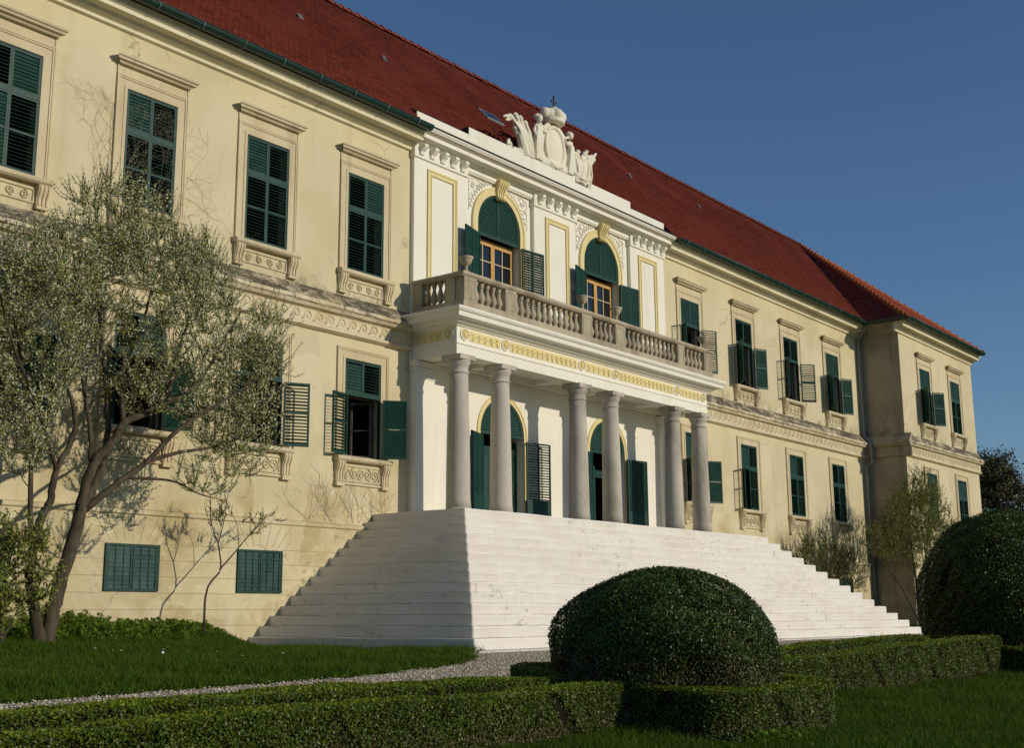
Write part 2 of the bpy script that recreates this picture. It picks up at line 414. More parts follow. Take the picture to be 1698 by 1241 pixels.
# ------------------------------------------------------------------ the palace
pal = empty('palace', (0,0,0))
tag(pal, 'long cream yellow palace with green shutters, red tiled roof and white columned centre', 'palace')
HW, WY, WX0, WX1 = 23.2, -1.81, 23.2, 32.75           # half length of the main front, wing front plane, wing sides
EAVE = 12.98
def wall_rect(mb, x0, x1, z0, z1, y, ops, depth=.3):
    """front wall plane with rectangular openings (xa,xb,za,zb) and their reveals"""
    X = sorted({x0, x1, *[o[0] for o in ops], *[o[1] for o in ops]}); Z = sorted({z0, z1, *[o[2] for o in ops], *[o[3] for o in ops]})
    X = [x for x in X if x0 <= x <= x1]; Z = [z for z in Z if z0 <= z <= z1]
    for a, b in zip(X, X[1:]):
        for c, d in zip(Z, Z[1:]):
            mx, mz = (a+b)/2, (c+d)/2
            if any(o[0] < mx < o[1] and o[2] < mz < o[3] for o in ops): continue
            mb.add([(a,y,c),(b,y,c),(b,y,d),(a,y,d)], [(0,1,2,3)])
    for a, b, c, d in ops:
        q = y+depth
        mb.add([(a,y,c),(a,q,c),(a,q,d),(a,y,d),(b,y,c),(b,q,c),(b,q,d),(b,y,d)], [(0,3,2,1),(4,5,6,7),(0,1,5,4),(3,7,6,2)])
UZ0, UZ1, LZ0, LZ1, BZ0, BZ1 = 8.85, 11.33, 4.335, 6.675, 1.13, 2.04
WU, WL, WB = 1.276, 1.235, 1.26
left = [-7.98-3.227*i for i in range(5)]; right = [8.17+3.995*i for i in range(4)]
wing_x = [WX0+2.87, WX0+2.87+3.995]
ops = []
for x in left + right:
    ops += [(x-WU/2, x+WU/2, UZ0, UZ1), (x-WL/2, x+WL/2, LZ0, LZ1)]
left_ops = [o for o in ops if o[1] < 0] ; right_ops = [o for o in ops if o[0] > 0]
mb = MB()
wall_rect(mb, -HW, -6.3, -1, EAVE, 0, left_ops); wall_rect(mb, 6.3, WX0, -1, EAVE, 0, right_ops)
mb.box(-HW-.02, -HW+.3, 0.02, 10.5, -1, EAVE); mb.box(-HW, WX0, 10.2, 10.5, -1, EAVE)
# plinth of the ground storey, with its small ledge
for a, b in ((-HW, -6.3), (6.3, WX0)):
    mb.extrude([(0,2.74),(-.12,2.70),(-.12,2.63),(-.08,2.60),(-.08,-1),(0,-1)], a, b)
wall = mb.build('wall', M['cream'], pal)
mb = MB()
wops = []
for x in wing_x: wops += [(x-WU/2, x+WU/2, UZ0, UZ1), (x-WL/2, x+WL/2, LZ0, LZ1)]
wall_rect(mb, WX0, WX1, -1, EAVE, WY, wops)
mb.box(WX1-.3, WX1-.002, WY+.012, 18, -1, EAVE-.01)
mb.extrude([(WY,2.74),(WY-.12,2.70),(WY-.12,2.63),(WY-.08,2.60),(WY-.08,-1),(WY,-1)], WX0, WX1)
mb.build('wing_wall', M['cream'], pal)
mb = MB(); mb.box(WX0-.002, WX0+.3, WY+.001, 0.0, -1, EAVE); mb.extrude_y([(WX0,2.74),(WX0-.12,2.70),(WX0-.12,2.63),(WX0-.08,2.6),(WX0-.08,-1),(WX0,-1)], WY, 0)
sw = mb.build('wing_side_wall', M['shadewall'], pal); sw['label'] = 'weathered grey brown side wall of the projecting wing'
mb = MB()                                              # rooms behind the windows
for a, b, y in ((-HW+.3, WX0-.01, 9.6),):
    mb.box(a, b, y, y+.2, -.9, 12.9)
    for z in (2.6, 7.55, 12.4): mb.box(a, b, .36, y, z, z+.25)
    for x in (-19.3,-16.0,-12.8,-9.6,-6.15,-.15,6.15,10.2,14.2,18.2): mb.box(x, x+.2, .36, y, -.9, 12.9)
mb.box(WX0+.31, WX1-.31, 6, 6.2, -.9, 12.9)
for z in (2.6, 7.55, 12.4): mb.box(WX0+.31, WX1-.31, WY+.36, 6, z, z+.25)
mb.box(27.9, 28.1, WY+.36, 6, -.9, 12.9)
mb.build('inner_wall', M['interior'], pal)

# mortar joints of the basement courses, fanned over the basement windows
mb = MB(); yj = -.082
bas = [-11.13, -14.40, -17.65]
def joint(x0, z0, x1, z1, t=.006):
    d = Vector((x1-x0, 0, z1-z0)); n_ = Vector((-d.z, 0, d.x)).normalized()*t
    a, b = Vector((x0, yj, z0)), Vector((x1, yj, z1)); e = Vector((0,.05,0))
    mb.add([a-n_, b-n_, b+n_, a+n_, a-n_+e, b-n_+e, b+n_+e, a+n_+e], [(0,1,2,3),(3,2,6,7),(1,0,4,5)])
for z in (2.06, 1.74, 1.42, 1.1, .78, .46):
    cur = -HW
    for bx in sorted(bas):
        if BZ0-.04 < z < BZ1+.04: joint(cur, z, bx-WB/2-.01, z); cur = bx+WB/2+.01
    joint(cur, z, -6.3, z)
for bx in bas:
    for k in range(-3, 4): joint(bx+k*.17, BZ1+.06, bx+k*.30, 2.58)
mb.build('mortar_joint', M['joint'], wall)

# string course between the storeys, with its running-dog frieze
BP = [(0,8.19),(-.13,8.02),(-.28,7.845),(-.30,7.76),(-.25,7.73),(-.21,7.66),(-.11,7.63),(-.09,7.60),(-.09,7.31),(-.14,7.29),(-.14,7.23),(-.06,7.19),(0,7.18)]
def belt(name, x0, x1, y, ext=0):
    mb = MB(); n_ = max(2, int((x1-x0)/.35)); xs = np.linspace(x0, x1, n_)
    N = len(BP)
    for i, x in enumerate(xs):
        for k, (py, pz) in enumerate(BP):
            j = .012 if 1 <= k <= 4 else .003
            mb.v.append((x, y+py+(random.uniform(-j, j) if k not in (0, N-1) else 0), pz+random.uniform(-j, j)))
    for i in range(n_-1):
        for k in range(N-1): mb.f.append([i*N+k, i*N+k+1, (i+1)*N+k+1, (i+1)*N+k]); mb.m.append(0); mb.sm.append(False)
    mb.f.append([k for k in range(N-1,-1,-1)]); mb.m.append(0); mb.sm.append(False)
    e = (n_-1)*N; mb.f.append([e+k for k in range(N)]); mb.m.append(0); mb.sm.append(False)
    return mb.build(name, M['belt'], pal)
def wave(parent, x0, x1, y):
    mb = MB(); p = .37; x = x0+.1
    while x < x1-.2:
        pts = []
        for k in range(15):                                 # curl
            a = 2.6 - k*.42; r = .115*(1-.045*k)
            pts.append((x+.16+r*math.cos(a)*1.0, y-.09, 7.475+r*math.sin(a)))
        pre = [(x-.05, y-.09, 7.36), (x+.01, y-.09, 7.40)]
        mb.tube(pre+pts, [.022,.028]+[.028-.0008*k for k in range(15)], 5)
        x += p
    return mb.build('wave_frieze', M['trim'], parent)
for a, b, y in ((-HW, -6.32, 0), (6.32, WX0-.01, 0), (WX0-.0, WX1+.04, WY)):
    o = belt('belt_course', a, b, y); wave(o, a+.1, b-.05, y)
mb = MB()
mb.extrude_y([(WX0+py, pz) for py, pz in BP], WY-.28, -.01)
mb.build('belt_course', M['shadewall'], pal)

# main cornice under the eaves and the green gutters
CP = [(0,EAVE),(-.57,EAVE),(-.52,12.93),(-.49,12.86),(-.43,12.83),(-.43,12.745),(-.24,12.73),(-.20,12.67),(-.13,12.65),(-.08,12.62),(-.08,12.56),(-.03,12.54),(0,12.54)]
def cornice(x0, x1, y, mat=M['cornice']):
    mb = MB(); mb.extrude([(y+a, z) for a, z in CP], x0, x1); return mb.build('cornice', mat, pal)
cornice(-HW, -6.31, 0); cornice(6.32, WX0-.01, 0); cornice(WX0-.5, WX1+.03, WY)
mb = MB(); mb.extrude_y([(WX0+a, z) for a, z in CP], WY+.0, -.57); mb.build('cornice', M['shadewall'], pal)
def gutter_run(p0, p1, out):
    """half-round gutter with brackets, out = outward direction"""
    p0, p1, out = Vector(p0), Vector(p1), Vector(out); d = (p1-p0).normalized(); mb = MB(); n_ = 9
    ring = [(math.cos(math.pi*k/(n_-1)), -math.sin(math.pi*k/(n_-1))) for k in range(n_)]
    r = .115
    for rr in (r, r-.012):
        o = len(mb.v)
        for p in (p0, p1):
            for a, b in ring: mb.v.append(tuple(p + out*(rr*a) + Vector((0,0,rr*b*1.1))))
        for k in range(n_-1): mb.f.append([o+k, o+k+1, o+n_+k+1, o+n_+k]); mb.m.append(0); mb.sm.append(True)
    mb.tube([p0+out*r, p1+out*r], .016, 6)
    L = (p1-p0).length
    # fascia board behind it
    a, b = p0 - out*(r+.005), p1 - out*(r+.005)
    mb.add([a+Vector((0,0,.04)), b+Vector((0,0,.04)), b-Vector((0,0,.10)), a-Vector((0,0,.10)), a+Vector((0,0,.04))-out*.05, b+Vector((0,0,.04))-out*.05, b-Vector((0,0,.10))-out*.05, a-Vector((0,0,.10))-out*.05], [(0,3,2,1),(0,1,5,4),(3,7,6,2)])
    o = mb.build('gutter', M['gutter'], pal)
    mb = MB(); k = .5
    while k < L-.1:
        c = p0 + d*k
        mb.tube([c - out*r + Vector((0,0,.03))] + [c + out*((r+.012)*a) + Vector((0,0,(r+.012)*b*1.1)) for a, b in ring][::-1] , .013, 4); k += 1.15
    mb.build('gutter_bracket', M['palegutter'], o)
GY, GZ = -.70, 13.06
gutter_run((-HW-.3, GY, GZ), (-6.33, GY, GZ), (0,-1,0)); gutter_run((6.35, GY, GZ), (WX0-.62, GY, GZ), (0,-1,0))
gutter_run((WX0-.72, WY-.72, GZ), (WX1-.12, WY-.72, GZ), (0,-1,0)); gutter_run((WX0-.70, -.72, GZ), (WX0-.70, WY-.72, GZ), (-1,0,0))
mb = MB()                                              # downpipe in the inner corner
px_, py_ = WX0-.30, -.13
mb.tube([(WX0-.62,-.72,12.95),(WX0-.5,-.45,12.75),(px_,py_,12.35),(px_,py_,8.12),(px_,-.42,7.9),(px_,-.42,7.0),(px_,py_-.04,6.85),(px_,py_-.04,.2)], .06, 10)
for z in (11.2, 9.6, 8.4, 5.9, 4.4, 3.0, 1.5): mb.lathe([(.075,z-.03),(.075,z+.03)], px_, py_-(.04 if z < 7 else 0), 10)
mb.build('downpipe', M['zinc'], pal)

# roofs: courses of tiles, each lapping over the one below
RY, RZ, AP = 5.0, 19.05, (28.8, 5.0, 19.05)            # ridge line, apex over the wing
E0 = (-.62, 13.07)                                     # eave line of the main slope (y, z)
def tile_slope(name, eave, top, xa, xb, axis_, mat, nrow=50, jit=.006):
    """eave/top: (d, z) in the falling direction; xa(t), xb(t): ends of the course at height t"""
    mb = MB(); L = math.hypot(top[0]-eave[0], top[1]-eave[1]); nd = Vector((-(top[1]-eave[1]), (top[0]-eave[0])))/L
    if nd[1] < 0: nd = -nd
    P = lambda t, x, lift: ((x, eave[0]+(top[0]-eave[0])*t+nd[0]*lift, eave[1]+(top[1]-eave[1])*t+nd[1]*lift) if axis_ == 'x' else
                            (eave[0]+(top[0]-eave[0])*t+nd[0]*lift, x, eave[1]+(top[1]-eave[1])*t+nd[1]*lift))
    for r in range(nrow):
        t0, t1 = r/nrow, (r+1.0)/nrow
        spans = xa(t0) if xb is None else [(xa(t0), xb(t0))]
        for a, b in spans:
            if abs(b-a) < .05: continue
            m_ = max(1, int(abs(b-a)/.9)); lift = [.056+random.uniform(-jit, jit) for _ in range(m_+1)]
            xs = [a+(b-a)*i/m_ for i in range(m_+1)]
            o = len(mb.v)
            for x, h in zip(xs, lift): mb.v += [P(t0, x, .0), P(t0, x, h), P(t1+.002, x, .004)]
            for i in range(m_):
                q = o+3*i; mb.f += [[q, q+3, q+4, q+1], [q+1, q+4, q+5, q+2]]; mb.m += [0,0]; mb.sm += [False]*2
    return mb.build(name, mat, pal)
VX0 = WX0-.6
def main_spans(t):
    y = E0[0]+(RY-E0[0])*t; xv = VX0+(AP[0]-VX0)*t
    if y < -.02: return [(-HW-.3, -6.43), (6.30, xv)]
    return [(-HW-.3, xv)]
roof = tile_slope('roof', E0, (RY, RZ), main_spans, None, 'x', M['tile'])
mb = MB()
mb.add([(-HW-.3,RY,RZ),(AP[0],RY,RZ),(AP[0],11.1,13.0),(-HW-.3,11.1,13.0)], [(0,3,2,1)])          # back slope
mb.add([(-HW-.31,-.6,12.98),(-HW-.31,11.1,12.98),(-HW-.31,RY,RZ)], [(0,1,2)])
mb.add([(-HW-.3,-.6,12.985),(WX0+.2,-.6,12.985),(WX0+.2,11.1,12.985),(-HW-.3,11.1,12.985)], [(0,3,2,1)])
mb.build('roof_back', M['tile'], roof)
WE = WY-.64
tile_slope('wing_roof', (VX0, 13.07), (AP[0], RZ), lambda t: WE+(AP[1]-WE)*t, lambda t: E0[0]+(RY-E0[0])*t, 'y', M['tile_side'])
tile_slope('wing_roof', (WE, 13.07), (AP[1], RZ), lambda t: VX0+(AP[0]-VX0)*t, lambda t: WX1-.02+(AP[0]-WX1+.02)*t, 'x', M['tile'])
mb = MB(); X1 = WX1-.02
mb.add([(X1,WE,13.07),(X1,18,13.07),(AP[0],18,RZ),AP], [(0,1,2,3)]); mb.add([AP,(AP[0],18,RZ),(VX0,18,13.07),(VX0,RY+.2,13.07)], [(0,1,2,3)])
mb.add([(VX0,18,12.98),(X1,18,12.98),(AP[0],18,RZ)], [(0,2,1)]); mb.add([(WX0,WE,12.985),(X1,WE,12.985),(X1,18,12.985),(WX0,18,12.985)], [(0,3,2,1)])
mb.build('roof_back', M['tile_side'], roof)
def cap_tiles(p0, p1, mat, step=.36, r=.13, name='ridge_tile'):
    p0, p1 = Vector(p0), Vector(p1); d = (p1-p0).normalized(); L = (p1-p0).length; mb = MB()
    side = d.cross(Vector((0,0,1))).normalized(); up = side.cross(d); k = 0; n_ = 7
    while k < L:
        o = len(mb.v); j = random.uniform(-.012, .012)
        for q, rr in ((0, r*1.12), (step*1.1, r*.9)):
            c = p0 + d*min(k+q, L) - up*.045 + up*j
            for i in range(n_):
                a = math.pi*i/(n_-1); mb.v.append(tuple(c + side*math.cos(a)*rr + up*math.sin(a)*rr))
        for i in range(n_-1): mb.f.append([o+i, o+i+1, o+n_+i+1, o+n_+i]); mb.m.append(0); mb.sm.append(True)
        mb.f.append([o+i for i in range(n_-1,-1,-1)]); mb.m.append(0); mb.sm.append(False)
        # the little mortar lug that shows as a tooth against the sky
        c = p0 + d*k + up*(r*1.05-.045); mb.box(c.x-.03, c.x+.05, c.y-.035, c.y+.035, c.z-.05, c.z+.045)
        k += step
    return mb.build(name, mat, roof)
cap_tiles((-HW-.3, RY, RZ+.03), (AP[0], RY, RZ+.03), M['tile'])
cap_tiles((VX0+.05, WE+.05, 13.12), (AP[0], AP[1], RZ+.04), M['tile_new'])
cap_tiles((X1, WE, 13.12), (AP[0], AP[1], RZ+.04), M['tile_new'])
mb = MB(); mb.tube([(VX0+.06,-.55,13.10),(AP[0]-.05,RY-.05,RZ-.0)], .06, 6); mb.build('roof_valley', M['flash'], roof)
sl = math.atan2(RZ-E0[1], RY-E0[0])
def on_roof(x, y): return Vector((x, y, E0[1]+(RZ-E0[1])*(y-E0[0])/(RY-E0[0])))
mb = MB(); mb.cbox(-.42,.42,-.30,.30,0,.09,.012); sk = mb.build('roof_skylight', M['zinc'], roof); sk.location = on_roof(-.45, 1.98); sk.rotation_euler = (sl,0,0)
mb = MB(); mb.box(-.35,.35,-.23,.23,.088,.096); mb.build('pane', M['glass'], sk)
for x, y in ((-8.09,2.48),(-4.83,2.44),(-15.5,2.6),(4.2,3.6),(9.0,2.8),(15.0,3.2)):
    mb = MB(); mb.box(-.09,.09,-.09,.09,0,.06); mb.add([(-.09,-.09,.06),(.09,-.09,.06),(.09,.11,.12),(-.09,.11,.12)],[(0,1,2,3)])
    v_ = mb.build('roof_vent', M['lead'], roof); v_.location = on_roof(x, y); v_.rotation_euler = (sl,0,0)
mb = MB(); mb.tube([on_roof(-2.6,-.0)+Vector((0,-.2,.1)), on_roof(-1.2,1.3)+Vector((0,0,.06))], .012, 5); mb.build('lightning_wire', M['iron'], roof)

# ------------------------------------------------------------------ louvred shutters and windows
_leaf = {}
def leaf_mesh(w, h, side, openess, mid=None, solid=None, mat='green', cols=1):
    """one shutter leaf: hinge at x=0, extends to side*w; louvres open ('o') or shut ('c')"""
    key = (round(w,3), round(h,3), side, openess, mid, solid, mat, cols)
    if key in _leaf: return _leaf[key]
    mb = MB(); st = .042; t = .02
    X = lambda a: side*a
    def bx(a, b, y0, y1, z0, z1):
        a, b = sorted((X(a), X(b))); mb.box(a, b, y0, y1, z0, z1)
    bx(0, st, -t, t, 0, h); bx(w-st, w, -t, t, 0, h)
    bx(st, w-st, -t+.002, t-.002, 0, st+.02); bx(st, w-st, -t+.002, t-.002, h-st, h)
    zs = [st+.02, h-st]
    if mid: bx(st, w-st, -t+.002, t-.002, mid*h-.02, mid*h+.02); zs = [st+.02, mid*h-.02, mid*h+.02, h-st]
    xs = [st] + [st+(w-2*st)*k/cols for k in range(1, cols)] + [w-st]
    for k in range(1, cols): bx(xs[k]-.02, xs[k]+.02, -t+.002, t-.002, zs[0], zs[-1])
    for q in range(0, len(zs), 2):
        if solid and q == 0:
            bx(st, w-st, -.008, .008, zs[0], zs[1]); bx(st+.06, w-st-.06, -.014, .014, zs[0]+.06, zs[1]-.06); continue
        z = zs[q]+.022; pitch = .074
        while z < zs[q+1]-.012:
            a = R(random.gauss(19, 2) if openess == 'c' else random.gauss(70, 4))
            hl_ = .041 if openess == 'c' else .030; dy, dz = math.sin(a)*hl_, math.cos(a)*hl_; th = .0045
            ny, nz = math.cos(a)*th, -math.sin(a)*th
            x0, x1 = sorted((X(st-.004), X(w-st+.004)))
            v = []
            for x in (x0, x1): v += [(x,-dy-ny,z-dz-nz),(x,-dy+ny,z-dz+nz),(x,dy+ny,z+dz+nz),(x,dy-ny,z+dz-nz)]
            mb.add(v, [(0,1,2,3),(7,6,5,4),(0,4,5,1),(1,5,6,2),(2,6,7,3),(3,7,4,0)])
            z += pitch
    me = bpy.data.meshes.new('shutter'); me.from_pydata(mb.v, [], mb.f); me.materials.append(M[mat]); me.update()
    _leaf[key] = me; return me
def spiral(mb, cx, y, cz, r, sgn, turns=1.6, t=.017, flip=1):
    pts = []
    for k in range(18):
        u = k/17; a = math.pi*.5+sgn*turns*2*math.pi*u; rr = r*(1-.82*u)
        pts.append((cx+rr*math.cos(a), y, cz+flip*rr*math.sin(a)))
    mb.tube(pts, t, 5)
_dec = {}
def window(X, y, kind, st, parent=pal):
    """st: states of (top left, top right, bottom left, bottom right); bottom ones may be ('o'|'c', opening angle)"""
    up = kind == 'upper'
    w = WU if up else WL; z0, z1 = (UZ0, UZ1) if up else (LZ0, LZ1)
    key = ('casing', kind)
    cw = .265
    if key not in _dec:
        mb = MB(); e = .012
        def band(d, a, b): # frame band from offset a to offset b round the opening, standing d proud
            mb.box(-w/2-b, -w/2-a, -d, e, z0, z1+b); mb.box(w/2+a, w/2+b, -d, e, z0, z1+b); mb.box(-w/2-a, w/2+a, -d, e, z1+a, z1+b)
        band(.034, .0, .07); band(.020, .07, .195); band(.040, .195, .235); band(.052, .235, cw)
        if up:
            mb.box(-w/2-cw+.01, w/2+cw-.01, -.016, e, z1+cw, 11.80); mb.box(-w/2-cw, -w/2-cw+.025, -.035, e, z1+cw, 11.80); mb.box(w/2+cw-.025, w/2+cw, -.035, e, z1+cw, 11.80)
        _dec[key] = mb
    win = MB(); src = _dec[key]; win.v = list(src.v); win.f = src.f; win.m = src.m; win.sm = src.sm
    root = win.build('window', M['pinktrim'], parent, (X, y, 0))
    if up:
        if 'hood' not in _dec:
            mb = MB(); prof = [(0,12.04),(-.20,11.985),(-.225,11.965),(-.225,11.925),(-.19,11.90),(-.185,11.86),(-.12,11.835),(-.10,11.80),(0,11.79)]
            hw = 1.03; v = []; n_ = len(prof)
            for sx in (-1, 1):
                for a, z in prof: v.append((sx*(hw-.22-a), a, z))
            mb.add(v, [(i, i+1, n_+i+1, n_+i) for i in range(n_-1)] + [tuple(range(n_-1,-1,-1)), tuple(range(n_, 2*n_))])
            _dec['hood'] = mb.build('window_hood', M['trim'], root).data
        else: link('window_hood', _dec['hood'], root)
    zs = z0-.135; bz = 8.24 if up else 3.64
    k2 = ('sill', kind)
    if k2 not in _dec:
        mb = MB(); v = []
        prof = [(0,z0),(-.17,z0-.02),(-.18,z0-.05),(-.18,z0-.10),(-.14,zs),(0,zs)]
        mb.extrude(prof, -w/2-.31, w/2+.31); _dec[k2] = mb.build('window_sill', M['trim'], root).data
        mb = MB(); H_ = zs-bz
        pr = [(0,zs-.002),(-.15,zs-.002),(-.155,zs-.08),(-.13,zs-.17),(-.085,zs-.27),(-.075,bz+.09),(-.10,bz+.06),(-.10,bz),(0,bz)]
        mb.extrude(pr, -.12, .12)
        for q in (-.085, 0, .085): mb.tube([(q, a-.006, z) for a, z in pr[1:7]], .018, 5)
        if not up: mb.box(-.13, .13, -.11, 0, bz-.03, bz+.05)
        _dec[('br', kind)] = mb.build('sill_bracket', M['pinktrim'], root, (-(w/2+.16), 0, 0)).data
        link('sill_bracket', _dec[('br', kind)], root, (w/2+.16, 0, 0))
        mb = MB(); za, zb = bz+.10, zs-.08; hx = w/2+.02
        mb.box(-hx, hx, -.03, 0, zb-.03, zb); mb.box(-hx, hx, -.03, 0, za, za+.03); mb.box(-hx, -hx+.03, -.03, 0, za+.03, zb-.03); mb.box(hx-.03, hx, -.03, 0, za+.03, zb-.03)
        c = (za+zb)/2; r = (zb-za)/2-.05; nsp = 4 if up else 5
        for k in range(nsp):
            cx = (k-(nsp-1)/2)*(2*hx-.12)/nsp; spiral(mb, cx, -.012, c, r, 1 if k < nsp/2 else -1, t=.02, flip=1 if k % 2 else -1)
        if not up: mb.box(-hx-.1, hx+.1, -.05, 0, bz+.02, bz+.06)
        _dec[('pan', kind)] = mb.build('scroll_panel', M['trim'], root).data
    else:
        link('window_sill', _dec[k2], root); link('sill_bracket', _dec[('br', kind)], root, (-(w/2+.16), 0, 0)); link('sill_bracket', _dec[('br', kind)], root, (w/2+.16, 0, 0)); link('scroll_panel', _dec[('pan', kind)], root)
    H_ = z1-z0; zt = z0+.635*H_; lw = w/2-.012
    k3 = ('frame', kind)
    if k3 not in _dec:                                      # fixed green frame the shutters hang in
        mb = MB(); f = .022
        mb.box(-w/2, -w/2+f, -.02, .06, z0, z1); mb.box(w/2-f, w/2, -.02, .06, z0, z1); mb.box(-w/2+f, w/2-f, -.018, .06, z1-f, z1)
        mb.box(-w/2+f, w/2-f, -.022, .06, zt-.025, zt+.025)
        _dec[k3] = mb.build('shutter_frame', M['green'], root).data
    else: link('shutter_frame', _dec[k3], root)
    tl, tr, bl, br = st; hl = w/2-.024
    for s, q in ((1, tl), (-1, tr)):
        link('shutter', leaf_mesh(hl, z1-zt-.06, s, q), root, (-s*(w/2-.0225), -.0, zt+.027))
    hb = zt-z0-.045
    for s, q in ((1, bl), (-1, br)):
        ang = 0
        if isinstance(q, tuple): q, ang = q
        pivot = (-s*(w/2-.0225), 0.0, z0+.015) if not ang else (-s*(w/2-.010), -.115, z0+.015)
        link('shutter', leaf_mesh(hl, hb, s, q, .52), root, pivot, -s*R(ang))
    if isinstance(bl, tuple) or isinstance(br, tuple):      # casements folded inwards behind the open shutters
        kc = ('casement', kind)
        if kc not in _dec:
            mb = MB(); yb = .16
            mb.box(-w/2, -w/2+.05, yb, yb+.08, z0, z1); mb.box(w/2-.05, w/2, yb, yb+.08, z0, z1); mb.box(-w/2+.05, w/2-.05, yb+.002, yb+.08, zt-.04, zt+.04)
            mb.box(-w/2+.05, w/2-.05, yb+.002, yb+.08, z0, z0+.06)
            for s, a in ((-1, R(78)), (1, R(64))):
                d = Vector((-s*math.cos(a), math.sin(a), 0)); o = Vector((s*(w/2-.06), yb+.06, 0)); n_ = Vector((d.y, -d.x, 0))*.02
                def bar(u0, u1, c, e_):
                    p = [o+d*u0, o+d*u1]
                    v = [q_+sg*n_+Vector((0,0,zz)) for zz in (c, e_) for q_ in p for sg in (-1, 1)]
                    mb.add(v, [(0,1,3,2),(4,6,7,5),(0,4,5,1),(2,3,7,6),(1,5,7,3),(0,2,6,4)])
                L_ = w/2-.08; bar(0,.05,z0+.07,zt-.05); bar(L_-.05,L_,z0+.07,zt-.05); bar(.05,L_-.05,z0+.07,z0+.13); bar(.05,L_-.05,zt-.11,zt-.05); bar(.05,L_-.05,(z0+zt)/2-.015,(z0+zt)/2+.015)
            _dec[kc] = mb.build('casement', M['brown'], root).data
        else: link('casement', _dec[kc], root)
    return root
A = 137
window(left[0], 0, 'upper', ('o','c','o','o')); window(left[1], 0, 'upper', ('c','o','o','o')); window(left[2], 0, 'upper', ('c','o','o','o'))
window(left[3], 0, 'upper', ('o','c','c','o')); window(left[4], 0, 'upper', ('c','c','c','c'))
window(left[0], 0, 'lower', ('c','o',('o',170),('c',140))); window(left[1], 0, 'lower', ('o','o',('o',150),('o',153)))
window(left[2], 0, 'lower', ('o','c',('o',140),('c',150))); window(left[3], 0, 'lower', ('c','c',('c',140),('c',150))); window(left[4], 0, 'lower', ('c','c','c','c'))
window(right[0], 0, 'upper', ('c','c',('o',142),('o',153))); window(right[1], 0, 'upper', ('o','o',('c',139),('c',160)))
window(right[2], 0, 'upper', ('o','o',('o',146),('o',140))); window(right[3], 0, 'upper', ('c','c',('c',140),('c',158)))
window(right[0], 0, 'lower', ('c','c',('c',140),('c',150))); window(right[1], 0, 'lower', ('c','o',('o',150),'o'))
window(right[2], 0, 'lower', ('c','o','o','o')); window(right[3], 0, 'lower', ('o','o','o','o'))
window(wing_x[0], WY, 'upper', ('c','c',('c',138),('c',148))); window(wing_x[1], WY, 'upper', ('c','c','o','o'))
window(wing_x[0], WY, 'lower', ('c','c','c','c')); window(wing_x[1], WY, 'lower', ('c','c','o','o'))
# basement windows: pairs of weathered shutters flush with the plinth
for X in bas + [16.16, 20.15]:
    mb = MB(); y = -.125; f = .045
    mb.box(X-WB/2, X-WB/2+f, y, -.079, BZ0, BZ1); mb.box(X+WB/2-f, X+WB/2, y, -.079, BZ0, BZ1)
    mb.box(X-WB/2+f, X+WB/2-f, y+.002, -.079, BZ1-f, BZ1); mb.box(X-WB/2+f, X+WB/2-f, y+.002, -.079, BZ0, BZ0+f)
    mb.box(X-WB/2+f, X+WB/2-f, -.09, -.079, BZ0+f, BZ1-f)
    root = mb.build('basement_window', M['green'], pal)
    for s in (1, -1):
        mb = MB(); a, b = sorted((X-s*(WB/2-f-.004), X-s*.008)); 
        mb.box(a, a+.04, y+.006, -.092, BZ0+f, BZ1-f); mb.box(b-.04, b, y+.006, -.092, BZ0+f, BZ1-f)
        for q in (1/3, 2/3): mb.box(a+(b-a)*q-.012, a+(b-a)*q+.012, y+.008, -.092, BZ0+f, BZ1-f)
        z = BZ0+f+.005
        while z < BZ1-f-.06:
            j = random.uniform(-.006,.006)
            mb.add([(a+.02,-.093,z+.078),(b-.02,-.093,z+.078),(b-.02,y+.016+j,z),(a+.02,y+.016+j,z),(a+.02,-.093,z-.004),(b-.02,-.093,z-.004)], [(0,3,2,1),(3,4,5,2)]); z += .082
        mb.build('shutter', M['greenB'], root)

# ------------------------------------------------------------------ the white centre block
H = 3.024; BX = 6.31
AC, AR, AS, LS = (-2.607, 2.607), .97, 11.31, 5.46
def arch_wall(mb, x0, x1, z0, z1, y, arches, depth=.4):
    """arches: (cx, r, zbottom, zspring)"""
    X = x0
    for cx, r, zb, zs in arches:
        mb.add([(X,y,z0),(cx-r,y,z0),(cx-r,y,z1),(X,y,z1)], [(0,1,2,3)])
        if zb > z0: mb.add([(cx-r,y,z0),(cx+r,y,z0),(cx+r,y,zb),(cx-r,y,zb)], [(0,1,2,3)])
        n_ = 24; arc = [(cx-r*math.cos(math.pi*k/n_), zs+r*math.sin(math.pi*k/n_)) for k in range(n_+1)]
        for (a, za), (b, zb2) in zip(arc, arc[1:]):
            mb.add([(a,y,za),(b,y,zb2),(b,y,z1),(a,y,z1)], [(0,1,2,3)])
        loop = [(cx-r, zb)] + arc + [(cx+r, zb)]
        for (a, za), (b, zb2) in zip(loop, loop[1:]):
            mb.add([(a,y,za),(b,y,zb2),(b,y+depth,zb2),(a,y+depth,za)], [(0,3,2,1)])
        mb.add([(cx-r,y,zb),(cx+r,y,zb),(cx+r,y+depth,zb),(cx-r,y+depth,zb)], [(0,1,2,3)])
        X = cx+r
    mb.add([(X,y,z0),(x1,y,z0),(x1,y,z1),(X,y,z1)], [(0,1,2,3)])
mb = MB()
arch_wall(mb, -BX, BX, H-.2, 8.06, -.10, [(c, AR, H-.1, LS) for c in AC])
for x0, x1, c in ((-4.2,-1.06,AC[0]), (1.06,4.2,AC[1])): arch_wall(mb, x0, x1, 8.06, 12.62, 0, [(c, AR, 8.2, AS)])
